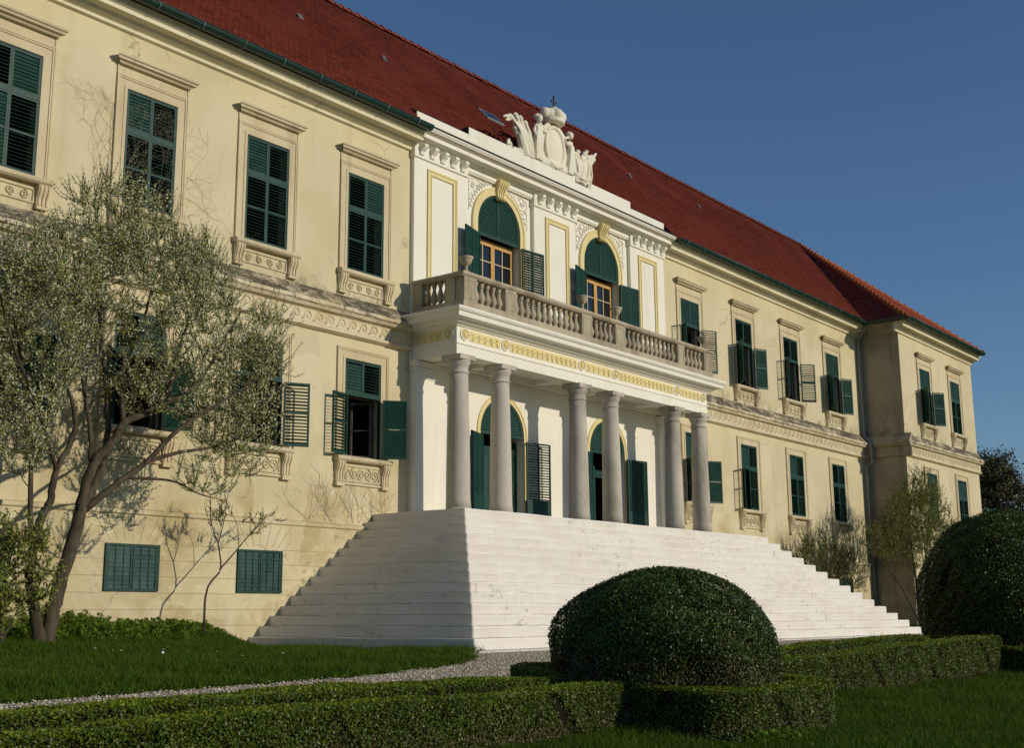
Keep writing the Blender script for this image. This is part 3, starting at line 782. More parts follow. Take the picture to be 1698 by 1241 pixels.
for x0, x1 in ((-BX,-4.2), (-1.06,1.06), (4.2,BX)): mb.box(x0, x1, -.12, .35, 8.055, 12.62)
for sx in (-1, 1): mb.box(*sorted((sx*BX, sx*(BX-.3))), -.099, .35, H-.2, 8.05)
mb.box(-BX, BX, -.12, .4, 12.62, 13.2)
cb = mb.build('centre_block_wall', M['white'], pal); cb['label'] = 'white plastered centre wall with arched openings behind the columns'
# edge pilasters under the portico
for sx in (-1, 1):
    mb = MB(); x0, x1 = sorted((sx*6.33, sx*5.62)); yb = -.26
    mb.box(x0, x1, yb, -.1, H+.16, 6.55); mb.cbox(x0-.07, x1+.07, yb-.07, -.1, H-.02, H+.08, .02); mb.cbox(x0-.035, x1+.035, yb-.035, -.1, H+.08, H+.17, .025)
    mb.cbox(x0-.03, x1+.03, yb-.03, -.1, 6.50, 6.55, .01); mb.box(x0, x1, yb-.001, -.1, 6.55, 6.70); mb.cbox(x0-.05, x1+.05, yb-.05, -.1, 6.70, 6.79, .02); mb.cbox(x0-.09, x1+.09, yb-.09, -.1, 6.79, 6.935, .012)
    mb.build('pilaster', M['white'], pal)
# block cornice with dentils over the piers and the stepped attic
mb = MB(); off = -.12
BC = [(.2,13.22),(-.10,13.18),(-.50,13.12),(-.52,13.07),(-.48,13.02),(-.44,12.97),(-.36,12.95),(-.36,12.84),(-.16,12.82),(-.13,12.76),(-.06,12.74),(-.05,12.40),(0,12.38),(.2,12.38)]
BC1 = [p for p in BC[:10]] + [(-.05,12.75),(-.03,12.58),(.2,12.58)]
for x0, x1, pr in ((-BX-.04,-4.16,BC),(-1.10,1.10,BC),(4.16,BX+.04,BC)): mb.extrude([(off+a, z) for a, z in pr], x0, x1)
for x0, x1 in ((-4.16,-1.10),(1.10,4.16)): mb.extrude([(off+a+(.0 if z > 12.8 else .06), z) for a, z in BC1], x0, x1)
bc = mb.build('block_cornice', M['white'], pal)
for x0, x1 in ((-BX,-4.2),(-1.06,1.06),(4.2,BX)):
    n_ = 5
    for k in range(n_):
        cx = x0+(x1-x0)*(k+.5)/n_; mb = MB(); d = off-.05
        mb.extrude([(d,12.74),(d-.20,12.735),(d-.20,12.67),(d-.15,12.62),(d-.07,12.56),(d-.05,12.48),(d,12.46)], cx-.07, cx+.07)
        mb.build('modillion', M['white'], bc)
mb = MB(); mb.extrude([(off-.15,13.215),(off-.52,13.15),(off-.55,13.13),(off-.54,13.105),(off-.15,13.17)], -BX-.12, BX+.0); mb.build('lead_flashing', M['flash'], bc)
mb = MB(); mb.cbox(-6.43, -4.29, -.31, .22, 13.14, 13.575, .012); mb.cbox(-4.288, 4.00, -.31, .22, 13.14, 13.79, .012); mb.cbox(4.002, 6.10, -.31, .22, 13.14, 13.575, .012)
mb.build('attic', M['white'], pal)
mb = MB(); mb.box(-6.437, -6.431, -.30, .3, 13.10, 13.59); mb.box(-4.296, -4.290, -.30, .3, 13.575, 13.80); mb.box(-6.44, -4.30, -.29, .24, 13.577, 13.585); mb.box(-4.28, 3.99, -.29, .24, 13.792, 13.80); mb.box(4.01, 6.09, -.29, .24, 13.577, 13.585); mb.build('lead_flashing', M['flash'], bc)
# yellow bordered panels of the piers
for cx, hw in ((-5.2,.60),(.09,.60),(5.24,.57)):
    mb = MB(); z0, z1 = 8.1, 12.19; y = -.12
    for a, b, d in ((0,.05,.045),(.05,.13,.025),(.13,.16,.04)):
        mb.box(cx-hw+a, cx-hw+b, y-d, y+.01, z0, z1-a); mb.box(cx+hw-b, cx+hw-a, y-d, y+.01, z0, z1-a); mb.box(cx-hw+b, cx+hw-b, y-d, y+.01, z1-b, z1-a)
    mb.build('panel_moulding', M['yellow'], pal)
def arc_band(mb, cx, zs, r0, r1, y0, y1, zb, n_=28):
    """flat band round an arch, with straight legs down to zb"""
    for r, rr in ((r0, r1),):
        P = []
        for q in (r, rr):
            P.append([(cx-q, zb)] + [(cx-q*math.cos(math.pi*k/n_), zs+q*math.sin(math.pi*k/n_)) for k in range(n_+1)] + [(cx+q, zb)])
        for k in range(len(P[0])-1):
            a, b, c, d = P[0][k], P[0][k+1], P[1][k+1], P[1][k]
            mb.add([(a[0],y0,a[1]),(b[0],y0,b[1]),(c[0],y0,c[1]),(d[0],y0,d[1]),(a[0],y1,a[1]),(b[0],y1,b[1]),(c[0],y1,c[1]),(d[0],y1,d[1])],
                   [(0,1,2,3),(3,2,6,7),(1,0,4,5)])
def lunette(root, cx, zs, zb, r, y):
    """fan shaped louvre panel filling the head of an arch"""
    mb = MB(); arc_band(mb, cx, zs, r-.06, r, y-.02, y+.03, zb); mb.box(cx-r+.06, cx+r-.06, y-.02, y+.03, zb, zb+.10); mb.box(cx-.03, cx+.03, y-.021, y+.02, zb+.1, zs+r-.05)
    z = zb+.12
    while z < zs+r-.10:
        hw = r-.05 if z < zs else math.sqrt(max(.001, (r-.05)**2-(z-zs)**2))
        for s in (-1, 1):
            a, b = sorted((cx+s*.03, cx+s*hw))
            if b-a > .05: mb.add([(a,y+.015,z+.085),(b,y+.015,z+.085),(b,y-.014,z),(a,y-.014,z),(a,y+.01,z-.006),(b,y+.01,z-.006)], [(0,3,2,1),(3,4,5,2)])
        z += .075
    return mb.build('lunette_louvre', M['green'], root)
for i, cx in enumerate(AC):
    # upper French window on the balcony
    mb = MB(); arc_band(mb, cx, AS, AR+.0, AR+.16, -.05, .01, 8.1); arc_band(mb, cx, AS, AR+.16, AR+.235, -.07, .01, 8.1)
    root = mb.build('arched_window', M['yellow'], pal)
    mb = MB()                                               # keystone bracket
    pr = [(0,12.72),(-.24,12.70),(-.27,12.64),(-.24,12.56),(-.17,12.46),(-.12,12.34),(-.13,12.22),(-.16,12.19),(-.12,12.15),(0,12.15)]
    v = []; n_ = len(pr)
    for sx in (-1, 1):
        for a, z in pr: v.append((cx+sx*(.145+.07*sst(12.15,12.7,z)), a, z))
    mb.add(v, [(k, k+1, n_+k+1, n_+k) for k in range(n_-1)] + [tuple(range(n_-1,-1,-1)), tuple(range(n_, 2*n_))])
    for q in (-.08, 0, .08): mb.tube([(cx+q*(1+.35*sst(12.15,12.7,z)), a-.008, z) for a, z in pr[1:9]], .022, 5)
    mb.build('keystone', M['yellow'], root)
    for s in (-1, 1):                                       # leaf ornament hugging the arch
        mb = MB()
        for k in range(22):
            a = math.pi*(.10+.36*k/21); rr = AR+.34+.05*(k % 2); p = Vector((cx+s*rr*math.cos(a), -.015, AS+rr*math.sin(a)))
            Q = Matrix.Rotation(s*((math.pi/2-a)+(.5 if k % 2 else -.4)), 4, 'Y'); mb.ball(p, (.026,.022,.066), 0, 6, Q)
        for k in range(26):
            u, v_ = random.uniform(.62,1.32), random.uniform(.40,1.18)
            if math.hypot(u, v_) < 1.40: continue
            mb.ball((cx+s*u, -.012, AS+v_), (random.uniform(.03,.07), .028, random.uniform(.02,.05)), 0, 6, Matrix.Rotation(random.uniform(-1,1), 4, 'Y'))
        spiral(mb, cx+s*1.16, -.014, AS+1.02, .11, s, 1.3, .018)
        pts = [(cx+s*(.72+.58*u), -.012, AS+1.2-.02*math.sin(u*9)) for u in np.linspace(0,1,9)]; mb.tube(pts, .013, 5)
        pts = [(cx+s*1.33, -.012, AS+1.18-.9*u) for u in np.linspace(0,1,5)]; mb.tube(pts, .012, 5)
        mb.build('leaf_ornament', M['white'], root)
    lunette(root, cx, AS, 10.98, AR-.01, .02)
    mb = MB(); zb, zt = 8.25, 10.90; yg = .24                # wooden window and door leaves
    mb.box(cx-AR, cx-AR+.07, yg-.02, yg+.07, zb, zt+.08); mb.box(cx+AR-.07, cx+AR, yg-.02, yg+.07, zb, zt+.08); mb.box(cx-AR+.07, cx+AR-.07, yg-.018, yg+.07, zt, zt+.08)
    for s in (-1, 1):
        a, b = sorted((cx+s*.004, cx+s*(AR-.075)))
        mb.box(a, a+.075, yg-.04, yg+.03, zb, zt-.01); mb.box(b-.075, b, yg-.04, yg+.03, zb, zt-.01); mb.box(a+.075, b-.075, yg-.039, yg+.03, zt-.09, zt-.01); mb.box(a+.075, b-.075, yg-.039, yg+.03, zb, zb+.5)
    fr = mb.build('window_frame', M['wood'], root)
    mb = MB()
    for s in (-1, 1):
        a, b = sorted((cx+s*.079, cx+s*(AR-.15)))
        m_ = (a+b)/2; mb.box(m_-.016, m_+.016, yg-.03, yg+.01, zb+.5, zt-.09)
        for z in (9.29, 9.83, 10.36):
            mb.box(a, m_-.016, yg-.028, yg+.01, z-.014, z+.014); mb.box(m_+.016, b, yg-.028, yg+.01, z-.014, z+.014)
    mb.build('glazing_bar', M['palewood'], fr)
    mb = MB(); mb.box(cx-AR+.1, cx+AR-.1, yg, yg+.008, zb+.4, zt-.05); mb.build('pane', M['glass'], fr)
    lw = AR-.02
    for s, q, ang in ((1, 'c', 165), (-1, 'o' if i == 0 else 'c', 175)):
        link('shutter', leaf_mesh(lw, 2.66, s, q, .32, None, 'green', 2), root, (cx-s*(AR-.005), -.105, 8.30), -s*R(ang))
    # lower door under the portico
    mb = MB(); arc_band(mb, cx, LS, AR+.0, AR+.09, -.12, -.09, H); arc_band(mb, cx, LS, AR+.09, AR+.14, -.135, -.09, H)
    root = mb.build('arched_door', M['yellow'], pal)
    lunette(root, cx, LS, 5.42, AR-.01, -.06)
    mb = MB(); zt = 5.34; yg = .16
    mb.box(cx-AR, cx-AR+.08, yg-.02, yg+.08, H, zt); mb.box(cx+AR-.08, cx+AR, yg-.02, yg+.08, H, zt)
    if i == 0: spans = ((cx-AR+.08, cx-.01), (cx+.01, cx+AR-.08))
    else: spans = ((cx-AR+.08, cx-.30),)
    for a, b in spans:
        mb.box(a, a+.09, yg, yg+.05, H+.02, zt-.28); mb.box(b-.09, b, yg, yg+.05, H+.02, zt-.28); mb.box(a+.09, b-.09, yg+.015, yg+.035, H+.02, zt-.28)
        for z in (H+.02, H+.85, zt-.40): mb.box(a+.09, b-.09, yg+.002, yg+.05, z, z+.12)
    mb.box(cx-AR+.08, cx+AR-.08, yg-.015, yg+.06, zt-.62 if i else zt-.28, zt-.40 if i else zt-.20)
    mb.build('door_leaf', M['greenB'], root)
    for s, q, ang in ((1, 'c', 160), (-1, 'o' if i == 0 else 'c', 172)):
        link('shutter', leaf_mesh(AR-.02, 2.30, s, q, .30, True, 'green', 2), root, (cx-s*(AR-.005), -.20, H+.03), -s*R(ang))

# ------------------------------------------------------------------ portico: columns, entablature, balustrade
CY = -1.385; COLX = (-6.01,-4.34,-.836,.836,4.34,6.01)
CT = 6.95
base_d = sh_d = cap_d = None
for X in COLX:
    if sh_d is None:
        mb = MB(); prof = []
        for k in range(17):
            u = k/16; r = .285-.055*u**1.7; prof.append((r+(.02*(1-u*14) if u < .07 else 0), H+.17+u*(CT-.46-H-.17)))
        mb.lathe(prof, 0, 0, 28); sh = mb.build('column', M['column'], pal, (X, CY, 0)); sh_d = sh.data
        mb = MB(); mb.lathe([(.385,H-.01),(.392,H+.03),(.392,H+.08),(.37,H+.115),(.33,H+.125),(.315,H+.15),(.30,H+.178)], 0, 0, 28); base_d = mb.build('column_base', M['column'], sh).data
        mb = MB(); mb.lathe([(.232,CT-.465),(.262,CT-.45),(.262,CT-.42),(.235,CT-.405),(.235,CT-.29),(.25,CT-.275),(.262,CT-.25),(.275,CT-.20),(.295,CT-.155),(.295,CT-.13)], 0, 0, 28)
        mb.cbox(-.305,.305,-.305,.305,CT-.13,CT-.002,.012); cap_d = mb.build('capital', M['column'], sh).data
    else:
        sh = link('column', sh_d, pal, (X, CY, 0), random.uniform(0, 6)); sh.rotation_euler = (0,0,0)
        link('column_base', base_d, sh); link('capital', cap_d, sh)
EX, EY = 6.30, -1.557
EP = [(EY+.3,8.06),(EY-.48,8.03),(EY-.50,7.98),(EY-.47,7.93),(EY-.42,7.90),(EY-.40,7.80),(EY-.22,7.785),(EY-.18,7.72),(EY-.08,7.70),(EY-.05,7.66),(EY,7.65),(EY,7.26),(EY-.035,7.25),(EY-.035,7.21),(EY-.005,7.20),(EY-.005,CT),(EY+.46,CT),(EY+.46,8.06)]
mb = MB()
# mitred entablature: front run and two returns
def ring(k):
    a, z = EP[k]; o = EY-a
    return [(-EX-o, -.11, z), (-EX-o, a, z), (EX+o, a, z), (EX+o, -.11, z)]
rings = [ring(k) for k in range(len(EP))]
nr = len(EP)
for k in range(nr-1):
    for q in range(3):
        mb.add([rings[k][q], rings[k][q+1], rings[k+1][q+1], rings[k+1][q]], [(0,3,2,1)])
for k in (0,): 
    mb.add([(-EX-.3, -.11, 8.045),(EX+.3,-.11,8.045),(EX+.3,EY-.3,8.045),(-EX-.3,EY-.3,8.045)], [(0,3,2,1)])
mb.box(-EX+.46, EX-.46, EY+.46, -.11, 7.15, 7.3)            # portico ceiling
mb.box(-EX+.46, EX-.46, -.26, -.11, 6.98, 7.15)
for X in (-4.34+.3, -.836-.3, .836+.3, 4.34-.3): mb.box(X-.16, X+.16, EY+.46, -.26, 7.02, 7.15)
ent = mb.build('entablature', M['white'], pal)
discs = (-6.01,-4.36,-.86,.86,4.40,6.05)
def rosette(x, y, ax):
    mb = MB(); n_ = 20; zc = 7.48
    def P(r, a, d): return (x+r*math.cos(a), y-d, zc+r*math.sin(a)) if ax == 'x' else (x-d, y+r*math.cos(a), zc+r*math.sin(a))
    pr = [(.165,0,1),(.165,.03,1),(.135,.04,1),(.13,.018,0),(.06,.02,0),(.05,.05,0),(0.001,.06,0)]
    for (r0,d0,m0), (r1,d1,m1) in zip(pr, pr[1:]):
        for k in range(n_):
            a, b = 2*math.pi*k/n_, 2*math.pi*(k+1)/n_
            mb.add([P(r0,a,d0),P(r0,b,d0),P(r1,b,d1),P(r1,a,d1)], [(0,1,2,3)], m0)
    for k in range(8):
        a = 2*math.pi*k/8; c = P(.095, a, .02); mb.ball(c, .028, 0, 6)
    return mb.build('rosette', [M['yellow'], M['white']], ent)
for x in discs: rosette(x, EY, 'x')
def frieze_panel(a, b, ax):
    mb = MB(); z0, z1 = 7.335, 7.60
    if ax == 'x': mb.box(a, b, EY-.012, EY+.01, z0, z1)
    else: mb.box(-EX-.012, -EX+.01, a, b, z0, z1)
    o = mb.build('frieze_panel', M['yellow'], ent)
    mb = MB(); L = abs(b-a); n_ = max(3, int(L/.22)); mid = n_/2
    for k in range(n_):
        u = a+(b-a)*(k+.5)/n_; tilt = .55 if k < mid else -.55
        for s in (-1, 1):
            c = (u, EY-.02, 7.468+s*.055) if ax == 'x' else (-EX-.02, u, 7.468+s*.055)
            Q = Matrix.Rotation(tilt*s+(.9 if k < mid else -.9), 4, 'Y' if ax == 'x' else 'X')
            mb.ball(c, (.028,.024,.065) if ax == 'x' else (.024,.028,.065), 0, 6, Q)
        if k < n_-1:
            u2 = a+(b-a)*(k+1.5)/n_
            mb.tube([(u,EY-.016,7.468),(u2,EY-.016,7.468)] if ax == 'x' else [(-EX-.016,u,7.468),(-EX-.016,u2,7.468)], .012, 5)
    mb.build('garland', M['yellow'], o)
for a, b in zip(discs, discs[1:]): frieze_panel(a+.21, b-.21, 'x') if b-a < 2 or True else None
rosette(-EX, -1.30, 'y'); frieze_panel(-1.08, -.16, 'y')
# balustrade
RY0 = -1.66; RT = 9.0
bal = MB()
bal.cbox(-EX-.06, EX+.06, RY0-.17, RY0+.17, 8.045, 8.27, .012)
for s in (-1, 1): bal.cbox(*sorted((s*EX-.17*1 + (.11 if s < 0 else -.11), s*EX+.17*1 + (.11 if s < 0 else -.11))), RY0+.172, -.125, 8.045, 8.268, .012)
balus = bal.build('balustrade', M['baluster'], pal)
mb = MB()
mb.extrude([(RY0+.19,RT),(RY0-.19,RT),(RY0-.20,RT-.03),(RY0-.20,RT-.07),(RY0-.15,RT-.12),(RY0+.15,RT-.12),(RY0+.19,RT-.07)], -EX-.10, EX+.10)
for s in (-1, 1):
    c = s*(EX-.11)
    mb.extrude_y([(c+.19,RT-.002),(c-.19,RT-.002),(c-.20,RT-.03),(c-.20,RT-.07),(c-.15,RT-.12),(c+.15,RT-.12),(c+.19,RT-.07)], RY0+.20, -.125)
mb.build('handrail', M['baluster'], balus)
piers = [(-6.06,.24),(-4.40,.23),(-.89,.25),(.83,.26),(4.33,.21),(6.05,.24)]
for x, hw in piers:
    mb = MB(); mb.box(x-hw, x+hw, RY0-.145, RY0+.145, 8.27, RT-.12)
    for a, b in ((.05,.075),):
        mb.box(x-hw+a, x-hw+b, RY0-.155, RY0-.144, 8.33, RT-.18); mb.box(x+hw-b, x+hw-a, RY0-.155, RY0-.144, 8.33, RT-.18)
        mb.box(x-hw+b, x+hw-b, RY0-.155, RY0-.144, RT-.205, RT-.18); mb.box(x-hw+b, x+hw-b, RY0-.155, RY0-.144, 8.33, 8.355)
    mb.build('pier', M['baluster'], balus)
for s in (-1, 1):
    mb = MB(); c = s*(EX-.11); mb.box(c-.145, c+.145, RY0+.146, RY0+.42, 8.27, RT-.12); mb.build('pier', M['baluster'], balus)
    mb = MB(); mb.box(c-.145, c+.145, -.42, -.125, 8.27, RT-.12); mb.build('pier', M['baluster'], balus)
BPF = [(.062,8.268),(.085,8.275),(.085,8.31),(.05,8.325),(.052,8.35),(.085,8.40),(.102,8.45),(.098,8.50),(.075,8.57),(.052,8.65),(.043,8.72),(.047,8.755),(.065,8.765),(.065,8.79),(.05,8.80),(.075,8.825),(.08,8.885)]
mb = MB(); mb.lathe(BPF, 0, 0, 12); bd = None
def baluster(x, y):
    global bd
    if bd is None: o = mb.build('baluster', M['baluster'], balus, (x, y, 0)); bd = o.data
    else: link('baluster', bd, balus, (x, y, 0))
edges = [(piers[i][0]+piers[i][1], piers[i+1][0]-piers[i+1][1]) for i in range(5)]
for (a, b), n_ in zip(edges, (5,12,5,12,5)):
    for k in range(n_): baluster(a+(b-a)*(k+.5)/n_, RY0)
for s in (-1, 1):
    for k in range(4): baluster(s*(EX-.11), -1.24+.82*(k+.5)/4)
UP = [(.11,RT-.004),(.115,RT+.035),(.075,RT+.05),(.05,RT+.10),(.045,RT+.14),(.06,RT+.16),(.05,RT+.175),(.085,RT+.21),(.155,RT+.26),(.19,RT+.33),(.195,RT+.37),(.215,RT+.385),(.235,RT+.42),(.235,RT+.445),(.20,RT+.45),(.16,RT+.40),(.001,RT+.37)]
mb = MB(); mb.cbox(-.135,.135,-.135,.135,RT-.003,RT+.03,.006); mb.lathe([(r*.78, RT+.028+(z-RT)*.92) for r, z in UP], 0, 0, 20)
ud = None
for x, lab in ((-6.06,'round stone urn on the corner of the balcony beside the left shuttered arch'), (-.91,'stone urn before the right arch, at the left edge of its window'),
               (.84,'stone urn before the right arch, at the right side of its window'), (6.03,'round stone urn on the right end of the balcony before a shuttered window')):
    if ud is None: u = mb.build('stone_urn', M['baluster'], None, (x, RY0, 0)); ud = u.data
    else: u = link('stone_urn', ud, None, (x, RY0, 0))
    tag(u, lab, 'urn', 'stone urns on the balcony balustrade')

# ------------------------------------------------------------------ staircase
st = empty('staircase', (0,-3,0)); st.parent = pal
for k in range(14):
    hx = 7.588+.2913*k; fy = -(2.864+.257*k); zt = H-.216*k
    mb = MB(); bm = bmesh.new()
    z0 = zt-.222 if k < 13 else -.3
    v = [bm.verts.new(p) for p in [(-hx,fy,z0),(hx,fy,z0),(hx,-.02,z0),(-hx,-.02,z0),(-hx,fy,zt),(hx,fy,zt),(hx,-.02,zt),(-hx,-.02,zt)]]
    for q in [(3,2,1,0),(4,5,6,7),(0,1,5,4),(1,2,6,5),(2,3,7,6),(3,0,4,7)]: bm.faces.new([v[i] for i in q])
    bmesh.ops.bevel(bm, geom=[e for e in bm.edges if max(a.co.z for a in e.verts) > zt-.01 and min(a.co.z for a in e.verts) > zt-.01 or (e.verts[0].co.x == e.verts[1].co.x and e.verts[0].co.y == e.verts[1].co.y)], offset=.014, segments=2, affect='EDGES')
    es = [e for e in bm.edges if e.calc_length() > 2]
    for ax, cuts in ((0, 40), (1, 16)):
        es = [e for e in bm.edges if e.calc_length() > 1.5 and abs((e.verts[0].co-e.verts[1].co)[ax]) > 1.5]
        bmesh.ops.subdivide_edges(bm, edges=es, cuts=cuts, use_grid_fill=True)
    ph = random.uniform(0, 9)
    for q in bm.verts:
        w_ = .006*math.sin(q.co.x*1.7+ph)+.004*math.sin(q.co.y*2.3+ph)+random.uniform(-.002,.002)
        if q.co.z > zt-.03: q.co.z += w_
        if q.co.y < fy+.02: q.co.y += .008*math.sin(q.co.x*2.1+ph*2)+random.uniform(-.003,.003)
        if abs(q.co.x) > hx-.02: q.co.x += .008*math.sin(q.co.y*3.1+ph*2)
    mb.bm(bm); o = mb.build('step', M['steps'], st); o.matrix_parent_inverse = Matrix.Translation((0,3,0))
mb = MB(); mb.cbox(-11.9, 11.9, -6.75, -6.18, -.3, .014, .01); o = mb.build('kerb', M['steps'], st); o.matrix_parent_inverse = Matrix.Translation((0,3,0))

# ------------------------------------------------------------------ coat of arms on the attic
cr = empty('crest', (-.23, -.25, 13.76)); cr.parent = pal; CI = Matrix.Translation((-.1,0,-13.9))
def cpart(name, mb, mat=M['sculpt'], vox=.020, parent=cr):
    o = mb.build(name, mat, parent)
    if parent is cr: o.matrix_parent_inverse = CI
    if vox:
        m_ = o.modifiers.new('remesh', 'REMESH'); m_.mode = 'VOXEL'; m_.voxel_size = vox; m_.use_smooth_shade = True
        s_ = o.modifiers.new('smooth', 'SMOOTH'); s_.iterations = 1; s_.factor = .5
    return o
def strand(mb, pts, r0, r1, n=7):
    m_ = len(pts); mb.tube(pts, [r0+(r1-r0)*k/(m_-1) for k in range(m_)], n)
Y = .02
mb = MB(); mb.ball((.14,Y,14.56), (.44,.12,.60), 0, 20)                        # cartouche with its rolled rim
rim = [(.14+.47*math.cos(a), Y-.06, 14.56+.63*math.sin(a)) for a in np.linspace(0, 2*math.pi, 33)]; mb.tube(rim, .06, 8)
for k in range(5): mb.ball((-.12+.13*k, Y-.1, 13.98-.03*(2-abs(k-2))), .075, 0, 8)
mb.box(-.75,.95,-.08,.16,13.88,14.1); mb.ball((.1,Y,13.98),(.75,.14,.17),0,14)
cpart('cartouche', mb)
mb = MB()                                                                     # mantle gathered under the crown
for s in (-1, 1):
    for k in range(5):
        x = s*(.16+.055*k); strand(mb, [(.14+s*.10, Y+.02, 15.36), (.14+x, Y-.04+.03*(k % 2), 15.15), (.14+x*1.55, Y, 14.8-.03*k), (.14+x*1.75, Y+.02, 14.3), (.14+x*1.7, Y+.02, 13.95)], .05, .06)
    strand(mb, [(.14+s*.25,Y,15.25),(.14+s*.55,Y-.03,15.02),(.14+s*.78,Y-.04,15.12)], .07, .05)
cpart('mantle', mb)
mb = MB(); mb.lathe([(.30,15.28),(.36,15.31),(.36,15.38),(.33,15.40),(.34,15.46)], .15, Y, 20)   # crown: band, five caps, middle orb
for a in range(6):
    w = a*math.pi/3+.3; mb.ball((.15+.27*math.cos(w), Y+.22*math.sin(w), 15.56), (.19,.17,.18), 0, 12)
mb.ball((.17,Y-.03,15.68), (.20,.19,.19), 0, 12); mb.ball((.62,Y,15.66), .15, 0, 12); mb.ball((-.26,Y,15.56), .17, 0, 12)
crown_o = cpart('crown', mb, vox=.024)
mb = MB(); mb.box(.185,.225,Y-.02,Y+.02,15.84,16.24); mb.box(.09,.32,Y-.021,Y+.021,16.03,16.075); mb.ball((.205,Y,15.87),.05,0,8)
for p in ((.205,16.24),(.09,16.052),(.32,16.052)): mb.ball((p[0],Y,p[1]),.034,0,6)
cpart('cross', mb, M['iron'], 0)
mb = MB()                                                                     # left supporter: draped figure
strand(mb, [(-.74,Y,13.95),(-.76,Y-.02,14.35),(-.74,Y-.03,14.75),(-.68,Y-.02,15.02)], .17, .12, 10)
for k in range(5): strand(mb, [(-.88+.07*k,Y-.12,13.9),(-.90+.075*k,Y-.15,14.4),(-.80+.05*k,Y-.13,14.95)], .035, .03)
mb.ball((-.65,Y-.06,15.24), (.115,.12,.135), 0, 12); mb.ball((-.66,Y,15.30), (.145,.13,.10), 0, 10)
strand(mb, [(-.60,Y-.08,14.98),(-.44,Y-.10,14.86),(-.32,Y-.10,14.92)], .06, .045); strand(mb, [(-.80,Y-.05,14.98),(-.92,Y-.06,14.8),(-.86,Y-.1,14.6)], .06, .045)
cpart('left_figure', mb)
mb = MB()                                                                     # right supporter
strand(mb, [(.88,Y,13.95),(.92,Y-.02,14.3),(.98,Y-.02,14.65),(.97,Y-.02,14.98)], .16, .10, 10)
for k in range(4): strand(mb, [(.76+.08*k,Y-.12,13.9),(.84+.07*k,Y-.14,14.35),(.94+.04*k,Y-.11,14.85)], .035, .028)
mb.ball((.97,Y-.05,15.18), (.11,.12,.13), 0, 12); mb.ball((.99,Y,15.23), (.14,.13,.11), 0, 10)
strand(mb, [(.90,Y-.06,14.95),(.74,Y-.1,14.82),(.62,Y-.1,14.92)], .06, .045); strand(mb, [(1.02,Y-.05,14.95),(1.14,Y-.05,14.75),(1.1,Y-.08,14.55)], .055, .045)
cpart('right_figure', mb)
mb = MB()                                                                     # left trophy of banners
for x0, x1, zt, w_ in ((-1.0,-2.02,14.93,.11),(-1.10,-1.74,15.0,.10),(-1.15,-1.52,14.95,.10),(-.95,-1.28,14.88,.10),(-1.3,-1.88,14.55,.13)):
    strand(mb, [(x0,Y,13.9),(x0*.55+x1*.45,Y-.06,14.3),(x0*.25+x1*.75,Y-.08,14.62),(x1,Y-.03,zt)], w_*1.25, w_*.5)
mb.ball((-1.28,Y-.02,14.22), (.36,.14,.42), 0, 12, Matrix.Rotation(-.55, 4, 'Y')); mb.ball((-1.62,Y-.03,14.55), (.22,.12,.30), 0, 10, Matrix.Rotation(-.6, 4, 'Y'))
for k in range(5): strand(mb, [(-.98-.12*k,Y-.13,13.95+.05*k),(-1.2-.14*k,Y-.17,14.3+.06*k),(-1.42-.15*k,Y-.12,14.66+.03*k)], .032, .02)
for c in ((-2.02,14.86),(-1.74,14.98),(-1.52,14.96),(-1.28,14.88)):
    mb.ball((c[0],Y-.02,c[1]), .085, 0, 8)
    for a in (2.7,2.0,1.3,.6): strand(mb, [(c[0],Y,c[1]-.03),(c[0]+.12*math.cos(a),Y-.03,c[1]+.11*math.sin(a))], .045, .022, 5)
strand(mb, [(-2.0,Y,14.84),(-2.2,Y-.02,14.84),(-2.36,Y-.03,14.76)], .07, .03); strand(mb, [(-2.0,Y,14.80),(-2.15,Y-.02,14.72),(-2.26,Y-.03,14.70)], .05, .025)
spiral(mb, -2.02, Y, 14.04, .13, 1, 1.3, .045); strand(mb, [(-1.9,Y,13.93),(-1.4,Y,13.95),(-.9,Y,14.02)], .08, .12)
cpart('left_trophy', mb)
mb = MB()                                                                     # right trophy: hanging banner with torn top
mb.box(1.15, 2.06, -.06, .10, 13.72, 14.58); mb.ball((1.52,Y-.02,14.28), (.40,.10,.34), 0, 14)
for a, b, r_ in (((1.98,14.6),(2.46,15.06),.09),((2.0,14.55),(2.40,14.84),.08),((1.88,14.62),(2.20,14.92),.09)):
    strand(mb, [(a[0],Y,a[1]-.06),((a[0]+b[0])/2,Y-.07,(a[1]+b[1])/2+.04),(b[0],Y-.02,b[1])], r_*1.3, .03)
for x_, z_, r_ in ((1.22,14.66,.11),(1.38,14.78,.10),(1.34,14.62,.12),(1.56,14.62,.10),(1.74,14.80,.11),(1.84,14.92,.08),(1.92,14.74,.13),(2.08,14.76,.11),(1.70,14.64,.11)): mb.ball((x_,Y-.04,z_), (r_,.10,r_*.85), 0, 9)
for x0, x1, z0, z1 in ((1.22,1.30,14.55,13.85),(1.95,1.72,14.6,13.85),(2.04,1.96,14.55,13.75),(1.62,1.52,14.5,14.0)): strand(mb, [(x0,Y-.08,z0),((x0+x1)/2+.03,Y-.12,(z0+z1)/2),(x1,Y-.09,z1)], .045, .03)
strand(mb, [(1.18,Y-.08,14.02),(1.5,Y-.12,13.92),(1.85,Y-.10,13.98),(2.05,Y-.08,14.15)], .05, .04)
spiral(mb, 1.60, Y-.10, 14.62, .11, 1, 1.2, .035)
cpart('right_trophy', mb)

